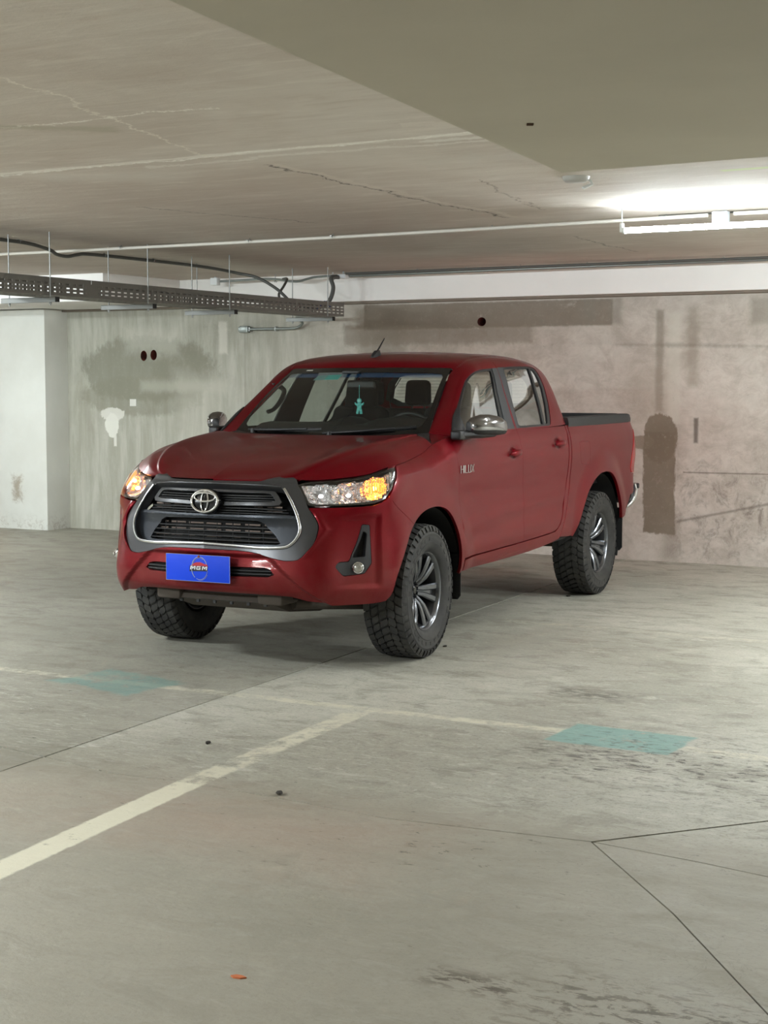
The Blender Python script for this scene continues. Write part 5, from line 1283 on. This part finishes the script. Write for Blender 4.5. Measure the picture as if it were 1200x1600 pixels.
def letter(polys, x, sx=1.0):
    for p in polys: prism(bm, [((a + b * .18) * .021 * sx + x, b * .019 - .008) for a, b in p], .0041, .0052, Mp)
Mst = [[(0, 0), (.28, 0), (.28, 1), (0, 1)], [(1.22, 0), (1.5, 0), (1.5, 1), (1.22, 1)], [(.2, 1), (.48, 1), (.9, .35), (.75, .1), (.62, .35)], [(1.02, 1), (1.3, 1), (.9, .35), (.75, .1), (.75, .6)]]
Gst = [[(0, .1), (.28, .1), (.28, .9), (0, .9)], [(.1, .76), (1.3, .76), (1.3, 1), (.1, 1)], [(.1, 0), (1.3, 0), (1.3, .24), (.1, .24)], [(1.04, .1), (1.3, .1), (1.3, .56), (1.04, .56)], [(.66, .40), (1.3, .40), (1.3, .58), (.66, .58)]]
letter(Mst, -.047); letter(Gst, -.008, .95); letter(Mst, .028)
obj('logo_letters', bm, WHITE, plate, kind='stuff')
bm = bmesh.new(); box(bm, (0, .005, -.012), (.36, .13, .018), M=Mp); obj('plate_bracket', bm, BLACKPL, plate)
bm = bmesh.new(); lathe(bm, [(0, .005), (.006, .004), (.007, 0)], 10, Mp @ Matrix.Translation((.008, .064, .003))); obj('plate_screw', bm, simple('rusty_screw', (130, 60, 40), .6, .5), plate)
# ---- interior
# dashboard
bm = bmesh.new(); sec = [(.36, 1.05), (.36, 1.235), (.50, 1.275), (.64, 1.325), (.76, 1.335), (.84, 1.30), (.86, 1.20), (.80, 1.05)]
prism(bm, sec, -.60, .60, frame_matrix((0, 0, 0), (1, 0, 0), (0, 0, 1), (0, -1, 0))); dash = obj('dashboard', bm, DASH, truck, .6)
bm = bmesh.new(); rr = []
for y, h in ((-.60, .0), (-.54, .035), (-.37, .058), (-.20, .035), (-.13, 0)): rr.append([bm.verts.new((x, y, 1.325 + hh * h)) for x, hh in ((.60, -.2), (.66, .75), (.76, 1.), (.84, .75), (.86, -.2))])
for i in range(4):
    for k in range(4): bm.faces.new((rr[i][k], rr[i][k + 1], rr[i + 1][k + 1], rr[i + 1][k]))
obj('instrument_hood', bm, BLACKPL, dash, 1.2)
bm = bmesh.new(); rr = []
for y, h in ((.12, .0), (.05, .035), (-.0, .05), (-.08, .04), (-.13, 0)): rr.append([bm.verts.new((x, y, 1.325 + hh * h)) for x, hh in ((.62, -.2), (.70, .9), (.78, 1.), (.84, .6))])
for i in range(4):
    for k in range(3): bm.faces.new((rr[i][k], rr[i][k + 1], rr[i + 1][k + 1], rr[i + 1][k]))
obj('display_hood', bm, BLACKPL, dash, 1.2)
# steering wheel
sw = Vector((.93, -.37, 1.225)); nrm = Vector((.90, 0, .42)).normalized(); ly = Vector((0, 1, 0)); lz = nrm.cross(ly) * -1
if lz.z < 0: lz = -lz
bm = bmesh.new(); tube(bm, [sw + ly * .185 * math.cos(a) + lz * .185 * math.sin(a) for a in np.linspace(0, 2 * PI, 41)[:-1]], .0155, 10, closed=True); stw = obj('steering_wheel', bm, BLACKPL, truck, .9)
bm = bmesh.new()
for a in (0, PI, -PI / 2): tube(bm, [sw, sw + (ly * math.cos(a) + lz * math.sin(a)) * .18], [.04, .02], 8, flat=(.5, 1.4))
lathe(bm, [(0, .03), (.05, .028), (.062, .01), (.06, -.02)], 20, frame_matrix(sw - nrm * .01, ly, lz, ly.cross(lz))); obj('wheel_spokes', bm, DASH, stw, .8)
bm = bmesh.new(); box(bm, sw + Vector((-.07, -.16, .085)), (.012, .075, .012), bev=.003); obj('stalk', bm, SILV, stw)
# seats
def rbox(bm, c, s, rx=0, bev=.03, taper=0):
    m = Matrix.Translation(Vector(c)) @ Matrix.Rotation(rx, 4, 'Y') @ Matrix.Diagonal((s[0], s[1], s[2], 1)); r = bmesh.ops.create_cube(bm, size=1, matrix=m); vs = r['verts']
    if taper:
        zs = max(v.co.z for v in vs)
        for v in vs:
            if v.co.z > c[2]: v.co.y = c[1] + (v.co.y - c[1]) * (1 - taper)
    bmesh.ops.bevel(bm, geom=list({e for v in vs for e in v.link_edges}), offset=bev, segments=4, affect='EDGES', profile=.5)
def seat(x, y, w_, hr=True):
    bm = bmesh.new(); rbox(bm, (x - .25, y, .86), (.52, w_, .16), -.08, .05); s = obj('front_seat' if x < 1.8 else 'rear_seat', bm, FABRIC, truck, 1.2)
    bm = bmesh.new(); rbox(bm, (x + .02, y, 1.13), (.15, w_, .60), .22, .05, .22); obj('seat_back', bm, FABRIC, s, 1.2)
    bm = bmesh.new(); rbox(bm, (x + .085, y, 1.49), (.10, .25, .215), .12, .042, .12); hrs = obj('headrest', bm, FABRIC, s, 1.2)
    for q in (-.06, .06):
        bm = bmesh.new(); tube(bm, [(x + .07, y + q, 1.36), (x + .08, y + q, 1.42)], .007, 8); obj('headrest_post', bm, DKCHROME, s)
seat(1.47, -.37, .50); seat(1.47, .33, .50)
bm = bmesh.new(); rbox(bm, (2.05, 0, .88), (.46, 1.36, .16), -.06, .05); rbs = obj('rear_bench', bm, FABRIC, truck, 1.2)
bm = bmesh.new(); rbox(bm, (2.28, 0, 1.13), (.13, 1.36, .54), .12, .04); obj('bench_back', bm, FABRIC, rbs, 1.2)
for y in (.235, -.40, .62):
    bm = bmesh.new(); rbox(bm, (2.27, y, 1.515), (.085, .205, .185), .06, .036, .1); obj('headrest', bm, FABRIC, rbs, 1.2)
    for q in (-.05, .05): bm = bmesh.new(); tube(bm, [(2.27, y + q, 1.38), (2.27, y + q, 1.44)], .007, 8); obj('headrest_post', bm, BLACKPL, rbs)
# headliner, inner pillars, grab handle, cabin floor
pm = PanelMesh(); sheet(pm, CAB, .5, 8.6, 4.4, 7.999, 18, 10, off=-.035, flip=True); pm.build('headliner', HEADLINER, truck)
pm = PanelMesh()
panel(pm, CAB, [(.25, .25), (.15, 4.6), (1.7, 4.6), (1.7, 3.5), (1.1, 3.2), (.9, 2.5), (.9, 1.6), (1.0, .8), (1.3, .05)], off=.02, depth=0, gap=0, flip=True, ds=.2, dt=.3); panel(pm, CAB, [(3.60, .05), (3.62, 3.6), (4.45, 3.6), (4.30, .05)], off=.022, depth=0, gap=0, flip=True, ds=.2, dt=.3)
pm.build('pillar_trim', DARKTRIM, truck)
pm = PanelMesh(); panel(pm, CAB, [(5.95, .05), (6.4, 1.2), (6.8, 2.2), (6.85, 3.3), (6.6, 3.75), (6.6, 4.6), (8.9, 4.6), (8.9, .05)], off=.022, depth=0, gap=0, flip=True, ds=.2, dt=.3); pm.build('rear_pillar_trim', DARKTRIM, truck)
bm = bmesh.new(); bm2 = [(.99, .66, 1.395), (1.03, .640, 1.41), (1.09, .625, 1.46), (1.13, .615, 1.53), (1.10, .640, 1.565), (1.06, .665, 1.57)]
for sd in (1, -1): tube(bm, [(x - .16, sd * y, z) for x, y, z in catmull(bm2, 5)], .014, 8, flat=(1, 1.4)) if sd > 0 else None
obj('grab_handle', bm, DARKTRIM, truck, .9)
bm = bmesh.new(); box(bm, (1.45, 0, .70), (2.0, 1.55, .05)); box(bm, (.85, 0, .95), (.9, .26, .2), bev=.03); obj('cabin_floor', bm, DARK, truck)
# seat belts seen against the rear and side windows
bm = bmesh.new(); tube(bm, [(1.52, -.72, 1.56), (1.50, -.68, 1.35), (1.50, -.62, 1.05)], .022, 4, flat=(.12, 1)); tube(bm, catmull([(2.38, .43, 1.62), (2.37, .49, 1.52), (2.36, .51, 1.45), (2.34, .49, 1.40)], 4), .012, 4, flat=(.3, 1)); obj('seat_belt', bm, BLACKPL, truck, kind='stuff')
# rear-view mirror
bm = bmesh.new(); rbox(bm, (.93, .012, 1.575), (.035, .205, .056), .1, .014); rv = obj('rear_view_mirror', bm, BLACKPL, truck, 1.)
bm = bmesh.new(); tube(bm, [(.90, .012, 1.66), (.925, .012, 1.62), (.935, .012, 1.59)], .010, 8); box(bm, (.885, .06, 1.655), (.05, .12, .02), bev=.006); obj('mirror_stem', bm, BLACKPL, rv, .8)
sticker('glass_sticker', [(.355, 3.16), (.265, 3.18), (.26, 3.46), (.345, 3.44)], STK1)
sticker('glass_sticker', [(.262, 3.18), (.15, 3.20), (.15, 3.50), (.258, 3.47)], simple('teal_sticker', (84, 176, 170), .5))
sticker('glass_sticker', [(.50, 3.70), (.44, 3.70), (.445, 3.80), (.50, 3.80)], simple('pale_sticker', (190, 186, 176), .6), .003)
# teal air freshener hanging from the mirror: a thing of its own
TEAL = NT('teal_card', .45); TEAL.set('Base Color', TEAL.mix(TEAL.ss(TEAL.noise(TEAL.pos(), 60, 2, .5), .45, .55), srgb(60, 176, 170), srgb(96, 206, 198))); TEAL = TEAL.m
fr = empty('air_freshener', (0, 0, 0)); fr.matrix_world = truck.matrix_basis @ Matrix.Translation((.899, .012, 1.435))
tag(fr, 'teal figure-shaped air freshener hanging from the rear-view mirror', 'air freshener')
bm = bmesh.new(); fig = [(0, .052), (.012, .048), (.016, .036), (.012, .024), (.010, .020), (.022, .018), (.030, .026), (.034, .020), (.028, .008), (.016, .004), (.015, -.012), (.022, -.040), (.020, -.050), (.006, -.050), (.002, -.026)]
fig = fig + [(-a, b) for a, b in fig[::-1] if a > 0.001]
prism(bm, [(a, b) for a, b in fig], -.004, .004, frame_matrix((0, 0, 0), (0, 1, 0), (0, 0, 1), (1, 0, 0)), bev=.001); obj('figure_body', bm, TEAL, fr)
bm = bmesh.new(); tube(bm, [(0, 0, .052), (-.002, 0, .10), (0, 0, .138)], .0018, 5); obj('cord', bm, TEAL, fr)
bm = bmesh.new(); lathe(bm, [(0, .001), (.010, .0)], 12, frame_matrix((-.0048, 0, .036), (0, 1, 0), (0, 0, 1), (-1, 0, 0))); obj('figure_face', bm, simple('pale_teal', (150, 220, 214), .5), fr)
# ------------------------------------------------------------------ ceiling services
GALV = simple('galvanised_steel', (150, 152, 150), .42, .8)
TRAYM = simple('dull_tray_steel', (128, 126, 120), .6, .3)
PIPEW = simple('painted_conduit', (205, 200, 190), .5)
PIPED = simple('grey_cable_sheath', (84, 84, 80), .55)
PIPES = simple('steel_conduit', (140, 146, 142), .35, .7)
BOXG = simple('grey_junction_box', (176, 182, 186), .45)
BOXW = simple('white_junction_box', (224, 228, 228), .45)
def W(X, v, z): return (X, -v, z)
# fluorescent lamp on the ceiling
lamp = empty('tube_light', W(8.57, 4.36, 2.50)); tag(lamp, 'lit white fluorescent tube light on the ceiling above the pickup', 'light')
bm = bmesh.new(); tube(bm, [(-.585, 0, -.004), (.585, 0, -.004)], .0165, 16); o = obj('glowing_tube', bm, emit('tube_glow', (.87, .96, 1., 1), 210.), lamp, 1.)
bm = bmesh.new()
for s in (-1, 1): tube(bm, [(s * .585, 0, -.004), (s * .600, 0, -.004)], .019, 14)
for s in (-1, 1): box(bm, (s * .606, 0, .012), (.018, .034, .056), bev=.003)
obj('lamp_holder', bm, simple('lamp_holder_white', (206, 208, 204), .4), lamp, .8, kind='stuff')
for s in (-.606, .606):
    bm = bmesh.new(); tube(bm, [(s, 0, .03), (s, 0, .14)], .004, 6); obj('hanger', bm, GALV, lamp)
def conduit(name, pts, r, mat, label, cat, clips=(), clipm=None, group=None, smooth=6, nc=None):
    bm = bmesh.new(); P = [Vector(W(*p)) for p in pts]; P = [Vector(q) for q in catmull(P, smooth)] if len(P) > 2 else P
    tube(bm, P, r, 10); o = obj(name, bm, mat, None, .9); tag(o, label, cat, group)
    for c in clips:
        q = min(range(len(P) - 1), key=lambda i: (P[i] - Vector(W(*c))).length); p = Vector(W(*c)); p.z = P[q].z
        d = (P[q + 1] - P[q]).normalized(); sd_ = Vector((-d.y, d.x, 0)).normalized()
        bm = bmesh.new(); Mx = frame_matrix(p, d, sd_, (0, 0, 1))
        tube(bm, [Mx @ Vector((0, (r + .003) * math.cos(a), (r + .003) * math.sin(a))) for a in np.linspace(-PI * .15, PI * 1.15, 10)][::1], .0035, 5)
        for s in (-1, 1): box(bm, (0, s * (r + .012), r * .6), (.016, .020, .004), M=Mx)
        tube(bm, [Mx @ Vector((0, 0, r)), Mx @ Vector((0, 0, 2.64 - p.z))], .004, 6)
        obj('pipe_clip', bm, clipm or GALV, o, .8)
    return o
conduit('ceiling_conduit', [(2.1, 3.72, 2.617), (4.0, 3.68, 2.617), (6.0, 3.70, 2.617), (8.33, 3.84, 2.617)], .012, PIPEW, 'long pale conduit clipped under the ceiling, left of the two-hole junction box', 'pipe', [(3.67, 3.7, 0), (4.85, 3.7, 0), (5.56, 3.7, 0), (6.8, 3.7, 0), (8.05, 3.8, 0)])
conduit('ceiling_conduit', [(8.50, 3.86, 2.617), (10.5, 3.9, 2.617), (13, 4.0, 2.617)], .012, PIPEW, 'pale conduit running right from the two-hole junction box above the tube light', 'pipe', [(10.0, 3.9, 0)])
conduit('ceiling_cable', [(8.0, 3.80, 2.632), (8.9, 3.80, 2.632), (10.5, 3.84, 2.632), (13, 3.94, 2.632)], .006, PIPED, 'thin grey cable along the ceiling beside the pale conduit over the light', 'cable')
bm = bmesh.new(); box(bm, W(8.415, 3.85, 2.60), (.10, .055, .07), bev=.006); jb = obj('junction_box', bm, BOXG, None, .6); tag(jb, 'grey junction box with two round knockouts above the tube light', 'junction box')
for s in (-.022, .022):
    bm = bmesh.new(); lathe(bm, [(0, .003), (.012, .003), (.014, 0)], 18, frame_matrix(W(8.415 + s, 3.878, 2.603), (1, 0, 0), (0, 0, 1), (0, -1, 0))); obj('knockout', bm, GALV, jb, .6)
# services along the white beam
conduit('beam_conduit', [(3.76, .40, 2.600), (5.0, .40, 2.600), (7.0, .40, 2.602), (13, .40, 2.604)], .013, PIPES, 'steel conduit along the ceiling just above the white beam', 'pipe', [(4.507, .40, 0), (5.008, .40, 0), (5.55, .4, 0), (6.186, .40, 0), (6.75, .4, 0), (7.405, .40, 0)])
conduit('beam_cable', [(3.80, .50, 2.612), (5.0, .49, 2.612), (7.0, .49, 2.612), (13, .49, 2.612)], .011, PIPED, 'dark grey cable run beside the steel conduit above the white beam', 'cable')
conduit('looped_conduit', [(2.30, .40, 2.592), (2.55, .40, 2.595), (2.80, .40, 2.600), (2.98, .40, 2.590), (3.10, .40, 2.570), (3.22, .40, 2.565), (3.32, .40, 2.585), (3.42, .40, 2.600), (3.68, .40, 2.606)], .011, PIPES, 'thin steel conduit with a sagging bend between two white junction boxes', 'pipe', [(2.95, .4, 0), (3.6, .4, 0)])
for X, v, s, lb in ((2.24, .40, (.085, .06, .075), 'white junction box hanging above the perforated cable tray'), (3.735, .43, (.09, .08, .04), 'white junction box where the thick cable leaves the tray')):
    bm = bmesh.new(); box(bm, W(X, v, 2.592), s, bev=.006); j = obj('junction_box', bm, BOXW, None, .6); tag(j, lb, 'junction box')
    bm = bmesh.new(); box(bm, W(X, v + s[1] / 2 + .002, 2.592), (s[0] * .9, .004, s[2] * .85), bev=.001); obj('box_lid', bm, BOXW, j); bm = bmesh.new(); tube(bm, [W(X, v, 2.60), W(X, v, 2.64)], .008, 8); obj('fixing_stud', bm, GALV, j)
conduit('hanging_cable', [(3.36, 5.6, 2.625), (3.33, 4.65, 2.622), (3.29, 4.30, 2.620), (3.22, 4.0, 2.600), (3.17, 3.86, 2.578), (3.14, 3.70, 2.575), (3.12, 3.55, 2.600), (3.10, 3.36, 2.616), (3.10, 2.6, 2.620), (3.09, 2.0, 2.620), (3.08, 1.55, 2.612), (3.12, 1.30, 2.59), (3.28, 1.22, 2.55), (3.44, 1.15, 2.45), (3.535, 1.1, 2.352)], .014, PIPED, 'dark cable snaking along the ceiling and dropping into the cable tray', 'cable', [(3.31, 4.45, 0), (3.10, 3.2, 0), (3.10, 2.55, 0), (3.09, 1.9, 0)])
conduit('drop_cable', [(3.05, .42, 2.59), (3.18, .55, 2.58), (3.27, .75, 2.50), (3.38, 1.0, 2.42), (3.47, 1.15, 2.38), (3.545, 1.25, 2.335)], .012, PIPED, 'short grey cable dropping from the thin steel conduit into the tray', 'cable')
conduit('thick_cable', [(3.70, .46, 2.585), (3.70, .60, 2.57), (3.735, .62, 2.48), (3.72, .64, 2.38), (3.68, .68, 2.315), (3.66, .80, 2.285), (3.66, 1.0, 2.275)], .020, PIPED, 'thick grey cable bending from the junction box down into the tray end', 'cable')
bm = bmesh.new(); tube(bm, catmull([W(3.76, .95, 2.26), W(3.78, .86, 2.335), W(3.80, .80, 2.30), W(3.79, .76, 2.27)], 5), .009, 7); tag(obj('wire_tail', bm, simple('blue_wire', (44, 74, 128), .5), None, .9), 'short blue wire tail at the end of the cable tray', 'wire')
# perforated cable tray
tray = empty('cable_tray', W(3.70, 3.0, 2.205)); tag(tray, 'long perforated grey steel cable tray hanging from ceiling rods', 'cable tray')
def perforated(name, v0, v1, plane):
    """plane 'R','L' = upright flanges at the tray edges, 'B' = bottom"""
    bm = bmesh.new(); n = int((v1 - v0) / .075); o0 = Vector((3.70, -3.0, 2.205))
    rows = [(.022, .033), (.050, .061), (.078, .089)] if plane != 'B' else [(.05, .062), (.11, .122), (.18, .192), (.24, .252)]
    H = .125 if plane != 'B' else .30; edges = [0] + [e for r in rows for e in r] + [H]
    def Q(v, h): 
        if plane == 'R': return Vector((3.85, -v, 2.205 + h)) - o0
        if plane == 'L': return Vector((3.55, -v, 2.205 + h)) - o0
        return Vector((3.55 + h, -v, 2.207)) - o0
    def quad(va, vb, ha, hb): bm.faces.new([bm.verts.new(Q(*q)) for q in ((va, ha), (vb, ha), (vb, hb), (va, hb))])
    for i in range(0, len(edges), 2): quad(v0, v1, edges[i], edges[i + 1])
    for r in rows:
        quad(v0, v0 + .015, *r); quad(v0 + n * .075, v1, *r)
        for k in range(n): quad(v0 + .060 + k * .075 - (0 if k < n - 1 else 0), v0 + .090 + k * .075 if k < n - 1 else v0 + n * .075, *r)
    bmesh.ops.remove_doubles(bm, verts=bm.verts, dist=1e-5)
    me = bpy.data.meshes.new(name); bm.to_mesh(me); bm.free(); me.materials.append(TRAYM); o = bpy.data.objects.new(name, me); link(o, tray)
    md = o.modifiers.new('thick', 'SOLIDIFY'); md.thickness = .002; md.offset = 0; return o
for v0, v1 in ((.62, 4.28), (4.285, 8.6)):
    for pl_ in 'RL': perforated('tray_flange', v0, v1, pl_)
    perforated('tray_floor', v0, v1, 'B')
    for X in (3.55, 3.85):
        bm = bmesh.new(); box(bm, (X - 3.70, -(v0 + v1) / 2 + 3.0, .125), (.012, v1 - v0, .004)); obj('rolled_edge', bm, TRAYM, tray)
bm = bmesh.new(); box(bm, (.154, -1.28, .055), (.004, .20, .085)); [lathe(bm, [(0, .006), (.007, .005), (.008, 0)], 8, frame_matrix((.156, -1.28 + s, .055 + t), (0, 1, 0), (0, 0, 1), (1, 0, 0))) for s in (-.07, .07) for t in (-.02, .02)]; obj('joint_plate', bm, TRAYM, tray, .6, kind='stuff')
for i, v in enumerate((.98, 2.56, 3.66, 4.78)):
    hg = empty('tray_support', W(3.70, v, 2.205)); tag(hg, ['steel channel support at the far right end of the cable tray, its end brightly lit', 'second steel channel support from the right end under the cable tray', 'third steel channel support from the right end under the cable tray', 'steel channel support nearest the left edge under the cable tray'][i], 'support', 'channel supports under the cable tray')
    bm = bmesh.new()
    for c, s in (((0, 0, -.0195), (.50, .042, .003)), ((0, .0195, -.035), (.50, .003, .034)), ((0, -.0195, -.035), (.50, .003, .034)), ((0, .014, -.051), (.50, .010, .003)), ((0, -.014, -.051), (.50, .010, .003))): box(bm, c, s)
    obj('channel', bm, GALV, hg)
    for x in (-.19, .19):
        bm = bmesh.new(); tube(bm, [(x, 0, -.075), (x, 0, .44)], .0045, 7); obj('threaded_rod', bm, GALV, hg, .9)
        bm = bmesh.new(); lathe(bm, [(0, -.052), (.010, -.053), (.010, -.064), (0, -.065)], 6, Matrix.Translation((x, 0, 0))); obj('nut', bm, GALV, hg)
    bm = bmesh.new(); box(bm, (.252, 0, -.035), (.006, .042, .036)); obj('end_cap', bm, BLACKPL, hg)
# small wall conduit
bm = bmesh.new(); tube(bm, catmull([W(2.40, .045, 2.128), W(2.6, .045, 2.128), W(2.9, .045, 2.128), W(3.0, .06, 2.140), W(3.07, .10, 2.175), W(3.10, .2, 2.21), W(3.2, .4, 2.222), W(3.56, .70, 2.23)], 6), .014, 10)
wc = obj('wall_conduit', bm, PIPES, None, .9); tag(wc, 'short steel conduit on the concrete wall below the cable tray', 'pipe')
bm = bmesh.new(); box(bm, W(2.345, .035, 2.128), (.10, .06, .07), bev=.008); box(bm, W(2.29, .035, 2.128), (.03, .04, .05), bev=.004); obj('end_box', bm, PIPES, wc, .6)
for X in (2.41, 2.72):
    bm = bmesh.new(); box(bm, W(X, .03, 2.128), (.018, .055, .045), bev=.003); obj('pipe_clip', bm, GALV, wc)
# round ceiling boss with a little metal tongue
bm = bmesh.new(); lathe(bm, [(0, -.03), (.055, -.028), (.068, -.015), (.072, 0)], 28, Matrix.Translation(W(8.23, 5.76, 2.641))); rs_ = obj('ceiling_boss', bm, simple('pale_boss', (176, 174, 168), .5), None, .8); tag(rs_, 'small round pale ceiling cap near the corner of the deep beam', 'ceiling cap')
bm = bmesh.new(); tube(bm, [W(8.29, 5.72, 2.625), W(8.31, 5.74, 2.60), W(8.285, 5.80, 2.575)], .008, 6, flat=(.5, 1.2)); obj('metal_tongue', bm, BOXW, rs_, .8)
bm = bmesh.new(); box(bm, W(9.281, 8.759, 2.397), (.022, .016, .008), Matrix.Rotation(.5, 4, 'Z'), bev=.002); tag(obj('ceiling_scrap', bm, simple('rust_scrap', (84, 62, 44), .8)), 'tiny brown scrap stuck to the underside of the deep beam', 'scrap')
bm = bmesh.new(); box(bm, W(.888, .003, 1.378), (.085, .004, .075), bev=.001); tag(obj('wall_tag', bm, M_GREYTAG), 'small pale square tag on the concrete wall below the two holes', 'tag')
# litter on the floor
def pebble(X, v, s, mat, lb, cat, flat=.5):
    bm = bmesh.new(); bmesh.ops.create_icosphere(bm, subdivisions=2, radius=s)
    for q in bm.verts: q.co = Vector((q.co.x * 1.3, q.co.y * .8, q.co.z * flat)) * (1 + random.uniform(-.18, .18))
    z0 = min(q.co.z for q in bm.verts); bmesh.ops.translate(bm, verts=bm.verts, vec=(0, 0, -z0)); o = obj(cat, bm, mat, None, 1.); o.location = W(X, v, 0); o.rotation_euler = (0, 0, random.uniform(0, 3)); tag(o, lb, cat)
BRN = simple('dark_grit', (46, 40, 34), .9)
pebble(7.342, 7.797, .014, BRN, 'dark pebble between the left saw cut and the white line', 'pebble')
pebble(7.116, 5.018, .011, BRN, 'dark pebble on the floor just right of the front wheel', 'pebble')
pebble(6.913, 2.559, .022, BRN, 'flat dark crumb on the floor under the rear wheel', 'pebble', .25)
pebble(8.081, 8.37, .018, BRN, 'dark crumb lodged in the floor joint', 'pebble', .4)
pebble(9.9, 5.9, .010, BRN, 'tiny dark pebble on the right side of the floor', 'pebble')
bm = bmesh.new(); prism(bm, [(-.022, -.004), (-.008, -.012), (.012, -.008), (.024, .004), (.006, .010), (-.012, .008)], 0, .004); lf = obj('dry_leaf', bm, simple('dry_leaf_orange', (176, 96, 52), .8)); lf.location = W(8.993, 9.999, 0); tag(lf, 'tiny orange-brown leaf scrap on the near floor', 'leaf')
